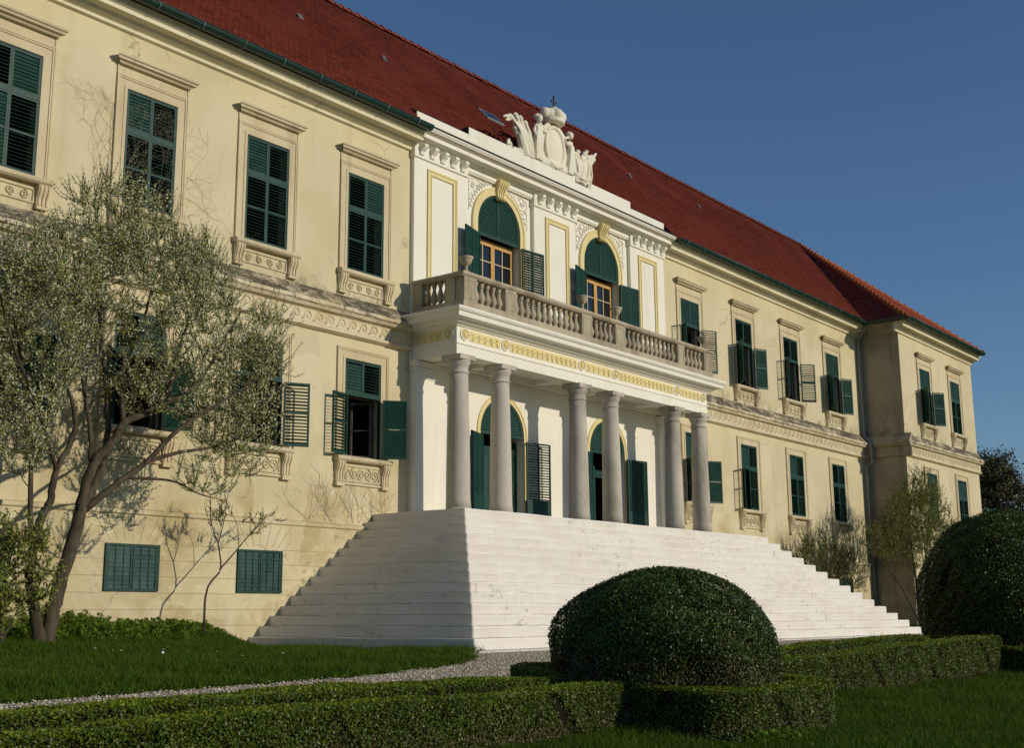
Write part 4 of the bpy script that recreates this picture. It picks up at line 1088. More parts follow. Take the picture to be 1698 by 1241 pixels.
# ------------------------------------------------------------------ clipped box hedges and topiary
def wob(P, amp):
    x, y, z = P[:,0], P[:,1], P[:,2]
    return amp*(np.sin(x*3.1+z*2.2)+np.sin(y*3.7+x*1.3+1)+.7*np.sin(x*8.3+y*6.1+z*7.3)+.6*np.sin(x*15+z*13+y*11))/3
gv = np.vectorize(g)
def hedge_obj(name, label, P, N, size, leaf, core, group, amp=.025, brown=.0, deep=.07, bh=.25):
    out = np.where(rng.random(len(P)) < .03, rng.exponential(.012, len(P)), 0)
    thin = np.sin(P[:,0]*4.3+P[:,2]*5.1)*np.sin(P[:,1]*5.7+P[:,2]*3.3+P[:,0]*1.9)+.5*np.sin(P[:,0]*11+P[:,1]*13+P[:,2]*9)
    kp = (rng.random(len(P)) > np.clip((thin-.62)*1.6, 0, .85)) | (N[:,2] > .6); P, N, out = P[kp], N[kp], out[kp]
    P = P + N*(wob(P, amp*1.25) - rng.exponential(deep*.33, len(P)) + .01 + out)[:,None]
    mi = (rng.random(len(P)) < brown*np.clip((np.array([g(*p[:2]) for p in P[:,:2]])+bh-P[:,2])*5, 0, 1)).astype(np.int32) if brown else np.zeros(len(P), np.int32)
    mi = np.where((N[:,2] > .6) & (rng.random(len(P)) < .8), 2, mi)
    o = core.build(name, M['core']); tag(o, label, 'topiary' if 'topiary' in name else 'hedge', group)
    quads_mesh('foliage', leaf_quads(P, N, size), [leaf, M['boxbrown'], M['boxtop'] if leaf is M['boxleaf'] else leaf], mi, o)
    return o
def hedge_run(name, label, x0, x1, y0, y1, top, dens, size, faces=('f','t'), grp='low clipped box hedges', brown=.5):
    """straight hedge along x; top(x) is the height of its upper face"""
    Ps, Ns = [], []; L = x1-x0; W = y1-y0
    ys = lambda n: rng.uniform(y0, y1, n)
    h = .62
    def add(p, n): Ps.append(p); Ns.append(np.tile(np.array(n, float), (len(p),1)))
    tv = np.vectorize(top)
    if 't' in faces:
        n = int(L*W*dens); x, y = rng.uniform(x0, x1, n), ys(n); e = np.minimum(y-y0, y1-y); add(np.stack([x, y, tv(x)-.03*np.exp(-e/.04)], 1), (0,0,1))
    for f, yy, ny in (('f', y0, -1), ('b', y1, 1)):
        if f in faces:
            n = int(L*h*dens); x = rng.uniform(x0, x1, n); z = tv(x)-rng.uniform(0, h, n); add(np.stack([x, np.full(n, yy), z], 1), (0,ny,.15))
    for f, xx, nx in (('l', x0, -1), ('r', x1, 1)):
        if f in faces:
            n = int(W*h*dens); y = ys(n); z = top(xx)-rng.uniform(0, h, n); add(np.stack([np.full(n, xx), y, z], 1), (nx,0,.15))
    core = MB(); q = .045; n_ = 24
    for i in range(n_):
        a, b = x0+q+(L-2*q)*i/n_, x0+q+(L-2*q)*(i+1)/n_; zt = min(top(a), top(b))-q
        core.box(a, b-.001, y0+q, y1-q, -1.3, zt)
    return hedge_obj(name, label, np.concatenate(Ps), np.concatenate(Ns), size, M['boxleaf'], core, grp, brown=brown)
hedge_run('box_hedge', 'long low box hedge nearest the camera, its front face to the grass', -27.5, -18.45, -14.0, -13.62, lambda x: -.05+.012*math.sin(x*1.3), 11000, .0125, ('t','f','b','r'))
hedge_run('box_hedge', 'long low box hedge directly beside the gravel path, behind the nearest hedge', -27.5, -18.5, -13.26, -12.66, lambda x: .01+.014*math.sin(x*1.1+1), 9000, .0125, ('t','f','b','r'))
h2t = lambda x: min(.19, .03+.022*(x+14.1))+.012*math.sin(x*1.7)
hedge_run('box_hedge', 'low box hedge right of the round bush, its lit face above the lawn', -15.75, -5.0, -13.62, -13.15, h2t, 7500, .014, ('t','f','b','r','l'))
hedge_run('box_hedge', 'low box hedge along the foot of the white steps, right of the round bush', -15.6, -5.2, -12.45, -11.9, lambda x: h2t(x)+.03, 6000, .015, ('t','f','b','l'))
hedge_run('box_hedge', 'short box hedge closing the far end beside the big dark bush', -5.2, -4.7, -13.6, -11.9, lambda x: h2t(-5)+.03, 6000, .015, ('t','f','l','r'))
# square hedge ring with rounded corners round the first bush
def ring_path(cx, cy, hx, hy, rc, n):
    segs = []; 
    t = rng.random(n); out = []; nrm = []
    ex, ey = hx-rc, hy-rc; per = [2*ex, math.pi*rc/2, 2*ey, math.pi*rc/2]*2; per = [2*ex, math.pi*rc/2, 2*ey, math.pi*rc/2, 2*ex, math.pi*rc/2, 2*ey, math.pi*rc/2]
    T = sum(per)
    for u in t*T:
        k = 0
        while u > per[k]: u -= per[k]; k += 1
        if k == 0: p, q = (-ex+u, -hy), (0,-1)
        elif k == 2: p, q = (hx, -ey+u), (1,0)
        elif k == 4: p, q = (ex-u, hy), (0,1)
        elif k == 6: p, q = (-hx, ey-u), (-1,0)
        else:
            a = u/rc + {1:-math.pi/2, 3:0, 5:math.pi/2, 7:math.pi}[k]; c = {1:(ex,-ey),3:(ex,ey),5:(-ex,ey),7:(-ex,-ey)}[k]
            q = (math.cos(a), math.sin(a)); p = (c[0]+rc*q[0], c[1]+rc*q[1])
        out.append((cx+p[0], cy+p[1])); nrm.append(q)
    return np.array(out), np.array(nrm), T
def hedge_ring(label, cx, cy, hx, hy, rc, wid, hgt, dens, size):
    P0, N0, T = ring_path(cx, cy, hx, hy, rc, 10)
    n = int(T*hgt*dens); P, Nn, _ = ring_path(cx, cy, hx, hy, rc, n)
    gz = np.array([g(*p) for p in P]); z = gz + rng.uniform(0, 1, n)*hgt
    A = np.column_stack([P, z]); NA = np.column_stack([Nn, np.full(n, .15)])
    n2 = int(T*wid*dens); P, Nn, _ = ring_path(cx, cy, hx, hy, rc, n2); u = rng.uniform(0, wid, n2)
    P = P-Nn*u[:,None]; B = np.column_stack([P, np.array([g(*p) for p in P])+hgt-.025*np.exp(-u/.04)]); NB = np.tile([0,0,1.], (n2,1))
    core = MB(); m = 96; loop = []
    for k in range(m):
        a = 2*math.pi*k/m; c, s = math.cos(a), math.sin(a); q = (abs(c)**6+abs(s)**6)**(-1/6)
        loop.append((c*q, s*q))
    q = .05
    for k in range(m):
        (a, b), (c, d) = loop[k], loop[(k+1) % m]
        o1, o2 = (cx+a*(hx-q), cy+b*(hy-q)), (cx+c*(hx-q), cy+d*(hy-q)); i1, i2 = (cx+a*(hx-wid), cy+b*(hy-wid)), (cx+c*(hx-wid), cy+d*(hy-wid))
        z1, z2 = g(*o1)+hgt-q, g(*o2)+hgt-q
        core.add([(*o1,-1.3),(*o2,-1.3),(*o2,z2),(*o1,z1),(*i1,-1.3),(*i2,-1.3),(*i2,z2),(*i1,z1)], [(0,1,2,3),(3,2,6,7),(5,4,7,6)])
    return hedge_obj('box_hedge', label, np.concatenate([A, B]), np.concatenate([NA, NB]), size, M['boxleaf'], core, 'low clipped box hedges', amp=.03, brown=.3)
hedge_ring('rounded square box hedge enclosing the nearer round bush', -17.22, -13.75, 1.36, 1.46, .5, .42, .47, 8500, .0125)
hedge_ring('rounded square box hedge enclosing the big dark bush at the right edge', -3.3, -13.4, 1.75, 1.8, .5, .42, .50, 3500, .018)
def topiary(label, cx, cy, prof, dens, size, dents=(), amp=.05):
    """prof: [(r, z)...] bottom to top of the clipped dome"""
    zz = np.array([p[1] for p in prof]); rr = np.array([p[0] for p in prof])
    seg = np.hypot(np.diff(rr), np.diff(zz)); mr = (rr[1:]+rr[:-1])/2; w = seg*mr; A = 2*math.pi*w.sum(); n = int(A*dens)
    k = rng.choice(len(seg), n, p=w/w.sum()); u = rng.random(n)
    r = rr[k]+(rr[k+1]-rr[k])*u; z = zz[k]+(zz[k+1]-zz[k])*u; a = rng.uniform(0, 2*math.pi, n)
    nr, nz = (zz[k+1]-zz[k])/seg[k], -(rr[k+1]-rr[k])/seg[k]
    def lump(a, z): return .035*np.sin(3*a+1+z*2)+.03*np.sin(5*a+z*4)+.02*np.sin(9*a-z*7)
    r = r*(1+lump(a, z)*.6)
    for da, dz, dr, dep in dents: r = r - dep*np.exp(-((np.angle(np.exp(1j*(a-da)))*1.2)**2+(z-dz)**2)/dr**2)
    P = np.column_stack([cx+r*np.cos(a), cy+r*np.sin(a), z]); N = np.column_stack([nr*np.cos(a), nr*np.sin(a), nz])
    core = MB(); m = 40; v = []; f = []
    for rad, h in prof:
        for q in range(m):
            an = 2*math.pi*q/m; R_ = max(.01, rad*(1+float(lump(an, h))*.6)-.11)
            for da, dz, dr, dep in dents: R_ -= dep*math.exp(-(((an-da+math.pi) % (2*math.pi)-math.pi)**2*1.44+(h-dz)**2)/dr**2)
            v.append((cx+max(R_,.01)*math.cos(an), cy+max(R_,.01)*math.sin(an), h-.07))
    for i in range(len(prof)-1):
        for q in range(m): f.append((i*m+q, i*m+(q+1) % m, (i+1)*m+(q+1) % m, (i+1)*m+q))
    core.add(v, f, 0, True)
    return hedge_obj('topiary_bush', label, P, N, size, M['yewleaf'], core, 'clipped round bushes', amp=amp, deep=.12, brown=.42, bh=.82)
def dome(R_, zb, zc, zt, under=.86, e=2.0):
    pr = [(R_*under, zb)] + [(R_*(under+(1-under)*math.sin(math.pi/2*k/4)), zb+(zc-zb)*k/4) for k in range(1, 5)]
    pr += [(R_*max(0., 1-(k/14)**2)**e if k < 14 else .01, zc+(zt-zc)*k/14) for k in range(1, 15)]
    return pr
topiary('wide clipped round bush in the foreground before the white steps', -17.45, -13.82, dome(1.25, -.5, .31, 1.16, .92, .62), 8500, .0135,
        [(math.atan2(-.75,-.66), .90, .28, .26), (math.atan2(-.95,-.3), .96, .18, .14), (3.9, .05, .28, .14), (5.2, .6, .3, .09), (4.6, .15, .25, .08), (3.4, .7, .25, .07)])
topiary('tall dark clipped bush at the right edge, partly outside the picture', -3.55, -13.3, dome(1.56, -.45, 1.0, 2.63, .90, .49), 3600, .02)

# ------------------------------------------------------------------ trees and shrubs
def crom(pts, n=5):
    P = [Vector(p) for p in pts]; P = [P[0]*2-P[1]] + P + [P[-1]*2-P[-2]]; out = []
    for i in range(1, len(P)-2):
        for k in range(n):
            t = k/n; a, b, c, d = P[i-1], P[i], P[i+1], P[i+2]
            out.append(.5*((2*b)+(c-a)*t+(2*a-5*b+4*c-d)*t*t+(3*b-a-3*c+d)*t**3))
    return out + [P[-2]]
def tree(name, label, cat, base, limbs, crowns, nb, shoots, slen, upw, leafmats, mixw, leafsize, step, group=None, branch_r=.016, reach=1.6, leafjit=.017, first=.3, free=0):
    """limbs: [(points, r0, r1)]; crowns: [(centre, radii, weight)] that the branches fill"""
    rd = random.Random(hash(label) % 9973 if False else sum(map(ord, label)))
    wood = MB(); nodes = []
    for li, (pts, r0, r1) in enumerate(limbs):
        c = crom(pts, 6); m = len(c)
        c = [p+Vector((rd.gauss(0,.13*min(r0,.06)), rd.gauss(0,.13*min(r0,.06)), 0)) if 0 < i < m-1 else p for i, p in enumerate(c)]
        rs = [r0+(r1-r0)*(i/(m-1))**.8 for i in range(m)]
        if li == 0: rs[0] *= 1.18; rs[1] *= 1.06
        wood.tube(c, rs, 9)
        for i, p in enumerate(c):
            if li > 0 or i/m > first: nodes.append((p, rs[i]))
    tot = sum(c[2] for c in crowns); targets = []
    for c, r, w in crowns:
        for _ in range(int(nb*w/tot)):
            while True:
                q = Vector((rd.uniform(-1,1), rd.uniform(-1,1), rd.uniform(-1,1)))
                if q.length < 1: break
            targets.append(Vector((c[0]+q.x*r[0], c[1]+q.y*r[1], c[2]+q.z*r[2])))
    root = Vector(limbs[0][0][0])
    targets.sort(key=lambda p: min((p-n_[0]).length for n_ in nodes))
    LP = []; tw = MB()
    for p in targets:
        best = None; bs = 1e9
        for q, r in nodes:
            d = p-q; L = d.length
            if L < .12: continue
            cost = L*(1+.9*max(0, -d.z/L)+.25*(1-abs(d.z)/L))
            if cost < bs: bs, best = cost, (q, r)
        if best is None or (p-best[0]).length > reach: continue
        q, r = best; d = p-q; L = d.length
        mid = q+d*.5+Vector((rd.gauss(0,.09), rd.gauss(0,.09), -.05*L+rd.gauss(0,.05)))*min(1, L)
        c = crom([q, mid, p], 4); rb = min(r*.62, branch_r*(.55+.5*L)); m = len(c)
        rs = [max(.004, rb*(1-.72*i/(m-1))) for i in range(m)]; wood.tube(c, rs, 5, cap=False)
        for i, pp in enumerate(c[2:], 2): nodes.append((pp, rs[i]))
        dn = d.normalized()
        for pp in c[m//3:]:                                 # spurs on the branch itself
            for _ in range(rd.choice((0,1,2,3))): LP.append((pp.x+rd.gauss(0,.035), pp.y+rd.gauss(0,.035), pp.z+rd.gauss(0,.035)))
        for _ in range(shoots):
            o = c[rd.randrange(m//2, m)] if rd.random() < .6 else c[-1]
            di = dn*.75+Vector((rd.gauss(0,.48), rd.gauss(0,.48), upw*rd.uniform(.15,.9)+rd.gauss(0,.22))); di.normalize()
            l = slen*rd.uniform(.4, 1.4); e1 = o+di*l*.5+Vector((rd.gauss(0,.02),rd.gauss(0,.02),0)); e2 = e1+(di+Vector((0,0,.55*upw))).normalized()*l*.5
            tw.tube([o, e1, e2], [.0075,.0055,.003], 3, cap=False, smooth=False)
            s = l*.04
            while s < l*1.02:
                b = o.lerp(e1, s/(l*.5)) if s < l*.5 else e1.lerp(e2, s/(l*.5)-1)
                for _ in range(rd.choice((1,2,2,3))): LP.append((b.x+rd.gauss(0,leafjit), b.y+rd.gauss(0,leafjit), b.z+rd.gauss(0,leafjit*.8)))
                s += step*rd.uniform(.6,1.5)
    trunk_o = wood.build(name, M['bark'], None, None)
    # put the origin at the foot of the trunk
    B = Vector(base); trunk_o.data.transform(Matrix.Translation(-B)); trunk_o.location = B
    tag(trunk_o, label, cat, group)
    if tw.v:
        t_ = tw.build('twigs', M['bark'], trunk_o); t_.matrix_parent_inverse = Matrix.Translation(-B)
    LP = np.array(LP); n = len(LP)
    mi = rng.choice(len(leafmats), n, p=np.array(mixw)/sum(mixw))
    V = leaf_quads(LP, np.tile([.15,-.75,.45], (n,1)), leafsize, jit=.75, asp=.6)
    cr_ = quads_mesh('crown', V, leafmats, mi, trunk_o); cr_.matrix_parent_inverse = Matrix.Translation(-B)
    return trunk_o, n
def off(pts, ys): return [(x, y, z) for (x, z), y in zip(pts, ys)]
ty = -2.5
A_limbs = [
 (off([(-17.74,.12),(-17.58,1.02),(-17.36,1.85),(-17.23,2.44)], [ty]*4), .128, .105),
 (off([(-17.25,2.38),(-17.09,3.15),(-16.76,3.58),(-16.59,3.93),(-16.23,4.11),(-15.79,4.38),(-15.32,4.71),(-15.01,5.1),(-14.6,5.8),(-14.3,6.3)], [ty,ty-.05,ty-.1,ty-.15,ty-.2,ty-.3,ty-.35,ty-.4,ty-.4,ty-.4]), .10, .02),
 (off([(-17.22,2.42),(-16.88,3.0),(-16.70,3.48),(-16.66,4.25),(-16.78,5.1),(-16.95,6.36),(-16.98,7.3)], [ty,ty+.08,ty+.15,ty+.25,ty+.3,ty+.3,ty+.3]), .085, .018),
 (off([(-17.18,2.40),(-16.62,2.92),(-16.18,3.31),(-15.75,3.83),(-15.19,4.26),(-14.53,4.70),(-13.9,5.1)], [ty,ty-.2,ty-.35,ty-.5,ty-.6,ty-.7,ty-.75]), .07, .016),
 (off([(-16.25,3.27),(-15.47,3.51),(-14.60,3.71),(-13.79,4.0),(-13.31,4.25)], [ty-.33,ty-.2,ty-.1,ty,ty]), .045, .012),
 (off([(-16.55,2.98),(-15.75,2.97),(-15.3,2.78),(-15.0,2.7)], [ty-.2,ty-.45,ty-.6,ty-.7]), .03, .008),
 (off([(-16.60,3.92),(-16.5,4.8),(-16.0,5.7),(-15.7,6.8),(-15.5,7.4)], [ty-.15,ty+.1,ty+.35,ty+.4,ty+.4]), .05, .012),
 (off([(-17.08,3.17),(-17.1,4.2),(-17.45,5.4),(-17.5,6.4)], [ty,ty+.2,ty+.2,ty+.1]), .05, .012),
 (off([(-15.8,4.37),(-15.6,5.2),(-15.1,6.3),(-14.95,7.3)], [ty-.3,ty-.2,ty,ty]), .045, .012)]
nA = tree('blossoming_tree', 'large leaning tree in pale blossom, its wide crown hiding lower windows', 'tree', (-17.74,ty,.12), A_limbs,
     [((-15.9,-2.6,5.7),(1.75,1.2,1.75),10), ((-17.0,-2.4,7.35),(.75,.7,1.0),3.0), ((-16.2,-2.4,7.2),(.8,.7,.9),2.5), ((-15.0,-2.5,6.85),(.5,.6,.85),1.6), ((-13.95,-2.7,5.3),(.75,.8,1.1),3.2),
      ((-14.2,-2.6,4.2),(1.0,.8,.6),2.2), ((-14.0,-2.6,3.6),(.7,.6,.4),.8), ((-15.1,-3.0,3.1),(.7,.5,.4),.5), ((-17.35,-2.4,5.9),(.5,.6,.9),1.5), ((-13.3,-2.6,6.1),(.3,.4,.6),.6)],
     720, 5, .45, 1.1, [M['blossom'], M['springleaf']], [.50,.50], .0205, .043, branch_r=.021)
B_limbs = [
 (off([(-17.92,.14),(-18.12,1.0),(-18.20,1.53),(-18.06,2.21),(-17.92,2.5),(-17.87,3.0),(-17.60,3.63),(-17.62,4.0),(-17.83,4.7),(-17.9,5.4),(-17.95,6.4)], [ty-.15]*5+[ty-.2]*6), .105, .016),
 (off([(-18.18,1.6),(-18.22,2.47),(-18.27,3.84),(-18.5,4.9),(-18.7,5.9),(-18.75,6.6)], [ty-.15,ty-.05,ty,ty+.1,ty+.1,ty+.1]), .055, .012),
 (off([(-17.88,3.0),(-18.4,3.9),(-19.0,4.9),(-19.4,6.0)], [ty-.2,ty-.4,ty-.5,ty-.5]), .04, .012)]
tree('blossoming_tree', 'slender crooked tree in pale blossom at the left edge, beside the leaning tree', 'tree', (-17.92,ty-.15,.14), B_limbs,
     [((-18.6,-2.7,5.2),(1.0,.9,1.6),6), ((-18.0,-2.6,6.3),(.55,.6,.9),2.2), ((-19.0,-2.7,6.0),(.6,.6,.9),2), ((-18.7,-2.9,3.6),(.6,.6,.9),1.8)],
     350, 5, .44, 1.0, [M['blossom'], M['springleaf']], [.50,.50], .0205, .043, branch_r=.018)
tree('leafy_shrub', 'small green leafy shrub at the foot of the trees by the left edge', 'shrub', (-18.75,-2.9,.16),
     [([(-18.75,-2.9,.16),(-18.8,-2.9,.9),(-18.7,-2.95,1.7)], .03, .008), ([(-18.75,-2.9,.3),(-18.5,-3.0,.9),(-18.2,-3.05,1.5)], .02, .006), ([(-18.75,-2.9,.3),(-19.2,-2.9,1.0),(-19.4,-2.9,1.6)], .02, .006)],
     [((-18.7,-2.95,1.3),(.75,.5,.85),5)], 120, 5, .30, .7, [M['springleaf'], M['shrubleaf']], [.5,.5], .026, .05, branch_r=.010, first=.1)
sy = -1.1
tree('sapling', 'thin bare sapling with two forks in front of the basement wall', 'sapling', (-13.4,sy,.28),
     [(off([(-13.40,.28),(-13.36,1.14),(-13.05,1.56),(-13.13,2.05),(-13.32,2.45),(-13.38,3.0)], [sy]*6), .026, .006), (off([(-13.06,1.55),(-12.62,1.98),(-12.10,2.48),(-11.75,2.75)], [sy]*4), .018, .005),
      (off([(-13.13,2.05),(-12.98,2.6),(-12.92,3.2)], [sy]*3), .012, .004), (off([(-12.6,2.0),(-12.65,2.4),(-12.8,2.7)], [sy]*3), .009, .004)],
     [((-13.15,sy,2.85),(.4,.25,.5),3), ((-12.1,sy,2.55),(.5,.2,.3),2)], 34, 3, .22, .9, [M['springleaf'], M['bark']], [.5,.5], .016, .05, branch_r=.007, first=.6)
tree('spring_shrub', 'tall airy shrub with fresh leaves before the wing corner, right of the steps', 'shrub', (20.6,-2.9,.1),
     [([(20.6,-2.9,.1),(20.5,-2.9,1.2),(20.2,-2.9,2.3),(20.0,-2.9,3.6)], .07, .02), ([(20.9,-2.9,.1),(21.2,-2.95,1.4),(21.3,-3.0,2.6),(21.8,-3.0,4.2)], .06, .015), ([(20.7,-3.0,.1),(20.9,-3.2,1.3),(20.7,-3.2,2.6),(20.9,-3.1,4.2)], .055, .015),
      ([(21.1,-2.8,.1),(21.8,-2.7,1.3),(22.1,-2.8,2.6),(22.6,-2.8,3.6)], .05, .012), ([(20.5,-2.9,.2),(19.3,-2.7,1.6),(18.2,-2.5,2.5),(17.2,-2.4,3.0)], .045, .012)],
     [((20.2,-2.95,4.0),(2.0,1.0,1.7),8), ((22.6,-2.9,4.0),(1.1,.8,1.5),4), ((21.3,-3.0,5.4),(1.1,.7,.8),2.4), ((18.2,-2.5,3.3),(1.2,.6,.7),1.8)],
     480, 5, .52, .9, [M['shrubleaf'], M['springleaf']], [.55,.45], .028, .10, branch_r=.018, reach=2.0)
tree('twiggy_shrub', 'sparse twiggy shrub against the wall beside the right end of the steps', 'shrub', (16.2,-.8,.2),
     [([(16.2,-.8,.2),(16.3,-.8,1.2),(16.2,-.8,2.4)], .04, .012), ([(16.2,-.8,.3),(17.1,-.8,1.4),(17.8,-.85,2.6)], .035, .01), ([(16.2,-.8,.3),(15.3,-.8,1.5),(14.7,-.8,2.7)], .035, .01), ([(17.0,-.8,.2),(18.4,-.9,1.4),(19.0,-.9,2.5)], .03, .01)],
     [((16.2,-.8,2.5),(2.0,.45,1.1),6), ((18.2,-.9,2.3),(1.2,.45,1.0),4), ((14.6,-.8,2.7),(.7,.3,.8),1.4)], 260, 5, .5, 1.0, [M['springleaf'], M['shrubleaf'], M['bark']], [.45,.25,.3], .024, .12, branch_r=.014)
for i, (x, y, h, r, lab) in enumerate(((50.5,3.0,10.6,3.4,'dark bare looking tree directly behind the right end of the palace'), (56.5,.2,10.4,3.6,'dark tree at the right edge beyond the palace, right of its neighbour'), (63.5,-3.5,10.8,3.8,'farthest dark tree beyond the palace at the right edge'))):
    b = Vector((x, y, 0)); rd = random.Random(i)
    limbs = [([(x,y,0),(x+.1,y,1.6),(x,y,3.0)], .28, .2)] + [([(x,y,2.6+.3*k),(x+1.0*math.cos(k*1.3),y+1.0*math.sin(k*1.3),4.6+.3*k),(x+2.0*math.cos(k*1.3),y+2.0*math.sin(k*1.3),6.6+.4*k)], .13, .04) for k in range(5)]
    tree('broadleaf_tree', lab, 'tree', (x,y,0), limbs, [((x,y,h*.62),(r,r,h*.33),5), ((x-.8,y,h*.80),(r*.55,r*.55,h*.17),2), ((x+1.1,y+.4,h*.78),(r*.5,r*.5,h*.18),2), ((x,y,h*.36),(r*.9,r*.9,h*.2),2)],
         420, 6, .9, .5, [M['fartree'], M['springleaf']], [.94,.06], .09, .19, 'trees beyond the palace', .05, 3.5, .14)

# dead creeper stems on the render
def creeper(label, starts, seed, zmax, n_br, steps, r0=.006, pbr=.16, side=False):
    rd = random.Random(seed); mb = MB()
    def walk(x, z, a, k, r):
        pts = [(x, -.012, z)]
        for _ in range(k):
            a += rd.gauss(0,.28); a = a*.93+(math.pi/2)*.07; x += math.cos(a)*.10; z += math.sin(a)*.10
            if z > zmax or (not side and -6.5 < x): break
            pts.append((x, -.008, z))
            if rd.random() < pbr and r > r0*.4: walk(x, z, a+rd.choice((-1,1))*rd.uniform(.4,1.), int(k*.6), r*.72)
        if len(pts) > 2: mb.tube(pts, [r*(1-.6*i/len(pts)) for i in range(len(pts))], 4, cap=False)
    for x, z, a in starts: walk(x, z, a, steps, r0)
    o = mb.build('wall_creeper', NT('dry_creeper', .95, .1).color((.43,.355,.23)).m); tag(o, label, 'creeper'); return o
creeper('dead creeper stems clinging high on the wall between two upper windows', [(-15.6,8.2,1.2),(-15.2,8.2,1.5),(-15.9,8.2,1.3),(-15.75,8.2,1.6),(-15.5,8.2,1.7)], 12, 11.2, 4, 30, .004, .2)
rdc = random.Random(5)
creeper('fine net of dead creeper stems on the wall left of the white steps', [(rdc.uniform(-9.7,-7.0), 2.78, rdc.uniform(.7,2.4)) for _ in range(19)], 6, 4.1, 4, 11, .0035, .34)
o = creeper('dead creeper stems on the shaded side wall of the wing', [(rdc.uniform(-1.2,-.5), rdc.uniform(7.9,8.2), rdc.uniform(1.,2.2)) for _ in range(6)], 9, 10.6, 4, 18, .006, .25, True)
o.location = (WX0, 0, 0); o.rotation_euler = (0, 0, R(90)); o.location.x = WX0-.012
# ------------------------------------------------------------------ grass, weeds, daisies
def blades(n, fx, fy, hmin, hmax, wid, ok):
    x = rng.uniform(*fx, n); y = rng.uniform(*fy, n); keep = np.array([ok(a, b) for a, b in zip(x, y)]); x, y = x[keep], y[keep]; n = len(x)
    z = np.array([g(a, b) for a, b in zip(x, y)]); a = rng.uniform(0, 6.283, n); h = rng.uniform(hmin, hmax, n)**1.0*rng.choice([.6,1.,1.,1.5],n)*(.75+.40*np.sin(x*1.9+np.sin(y*2.3))*np.sin(y*1.7+.5*np.sin(x*3.3))); w = wid*rng.uniform(.6,1.3,n)
    lean = rng.normal(0, .62, (n,2))*h[:,None]
    c, s = np.cos(a)*w, np.sin(a)*w
    return np.stack([np.stack([x-c, y-s, z-.01], 1), np.stack([x+c, y+s, z-.01], 1), np.stack([x+lean[:,0], y+lean[:,1], z+h], 1)], 1)
def okR(x, y):
    return y < -13.66 and not (-18.6 < x < -15.84 and -15.22 < y)
def okL(x, y): return y > edge_y(x)+.08*math.sin(x*9)+random.gauss(0,.05) and not (x > -11.45) and not (x > -13 and y > -1.2 and random.random() < .5)
V = np.concatenate([blades(150000, (-22.5,-6), (-18.6,-13.6), .035, .085, .0045, okR), blades(60000, (-14,-2), (-17.5,-13.6), .05, .10, .008, okR),
                    blades(215000, (-26.5,-11.3), (-9.8,-.3), .05, .12, .007, okL)])
tag(quads_mesh('grass', V, [M['grass']]), kind='stuff')
WP, WN = [], []
rw = random.Random(21)
for _ in range(620):
    px, py = rw.uniform(-20.5,-11.9), -abs(rw.gauss(0,.85))-.10
    if py < -2.9 or (px > -14.5 and py < -.25+.55*(px+12.0)): continue
    big = .5+.5*math.sin(px*1.7+.6)*math.sin(px*.63+2); hh = rw.uniform(.10,.26)+(.22*big*rw.random() if py > -1.5 else 0); hh *= min(1, max(.3, (-11.6-px)/2.0)); rr = rw.uniform(.06,.15)+.2*hh; gz = g(px, py)
    for _ in range(int(46+150*hh)):
        t = rw.random()**.7; a = rw.uniform(0,6.283); q = rr*(1.05-.75*t)*math.sqrt(rw.random())
        WP.append((px+q*math.cos(a), py+q*math.sin(a), gz+hh*t)); WN.append((math.cos(a)*.6, math.sin(a)*.6-.2, .8))
WP, WN = np.array(WP), np.array(WN); k = WP[:,1] < -.03
weeds = quads_mesh('weeds', leaf_quads(WP[k], WN[k], .030, jit=.45, asp=.5), [M['weed']]); tag(weeds, kind='stuff')
n = 1200; x = rng.uniform(-15.9,-15.1,n); n2 = 700
xy = np.concatenate([np.column_stack([rng.normal(-17.9,.28,n2), rng.normal(-15.3,.12,n2)])]); z = np.array([g(*p) for p in xy])+rng.uniform(.01,.10,n2)
tag(quads_mesh('clover', leaf_quads(np.column_stack([xy, z]), np.tile([0,0,1.], (n2,1)), .018, jit=.5, asp=.8), [M['weed']]), kind='stuff')
P = []
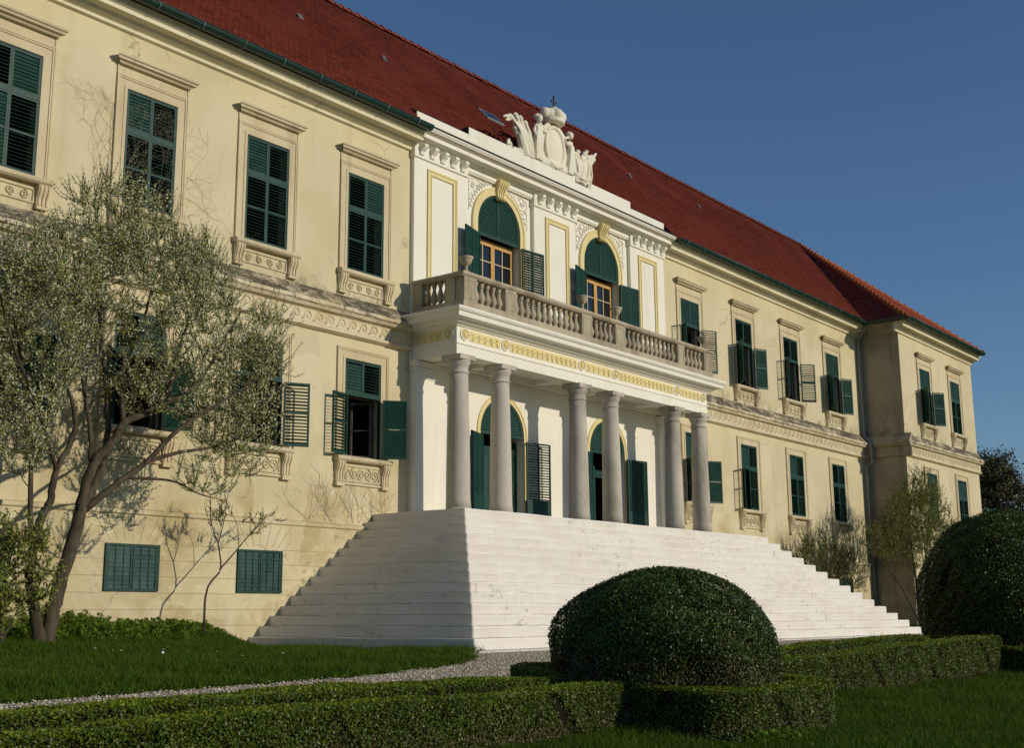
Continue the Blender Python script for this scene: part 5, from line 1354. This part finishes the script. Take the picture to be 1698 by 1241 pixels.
for cx, cy, m in ((-18.0,-4.9,4),(-17.3,-5.6,6),(-16.6,-6.6,3)):
    for _ in range(m):
        a, b = random.gauss(cx,.28), random.gauss(cy,.22); P.append((a, b, g(a,b)+.11))
P = np.array(P); tag(quads_mesh('daisies', leaf_quads(P, np.tile([0,0,1.], (len(P),1)), .022, jit=.3, asp=.9), [M['petal']]), kind='stuff')

# ------------------------------------------------------------------ light, sky, camera
SUN = Vector((.27, -1., .335)).normalized()
el = math.asin(SUN.z); az = math.atan2(SUN.x, SUN.y)
world = bpy.data.worlds.new('World'); scene.world = world; world.use_nodes = True
nt = world.node_tree; sky = nt.nodes.new('ShaderNodeTexSky'); sky.sky_type = 'NISHITA'; sky.sun_disc = False
sky.sun_elevation = el; sky.sun_rotation = az; sky.altitude = 150; sky.air_density = 1.0; sky.dust_density = .25; sky.ozone_density = 5.0
bg = nt.nodes['Background']; bg.inputs['Strength'].default_value = .085
nt.links.new(sky.outputs[0], bg.inputs['Color'])
sd = bpy.data.lights.new('sun', 'SUN'); sd.energy = 2.7; sd.angle = R(.5); sd.color = (1.0, .90, .74)
so = bpy.data.objects.new('sun', sd); col.objects.link(so); so.rotation_euler = SUN.to_track_quat('Z', 'Y').to_euler(); so.location = (0,-40,30)
cd = bpy.data.cameras.new('camera'); cam = bpy.data.objects.new('camera', cd); col.objects.link(cam); scene.camera = cam
fw = Vector((.77382208,.60000783,.20295315)); rt = Vector((.61361898,-.78958451,-.00529692)); up = Vector((-.15707047,-.12863478,.97917412))
Mx = Matrix((rt, up, -fw)).transposed().to_4x4(); Mx.translation = (-29.79084,-21.114079,.617627); cam.matrix_world = Mx
cd.sensor_width = 36; cd.lens = 2108.173*36/1698; cd.shift_x = (849-829.0215)/1698; cd.shift_y = (585.798-620.5)/1698
cd.clip_start = .1; cd.clip_end = 8000
vs = scene.view_settings; vs.view_transform = 'Standard'; vs.look = 'None'; vs.exposure = 0; vs.gamma = 1; vs.use_curve_mapping = False
scene.display_settings.display_device = 'sRGB'
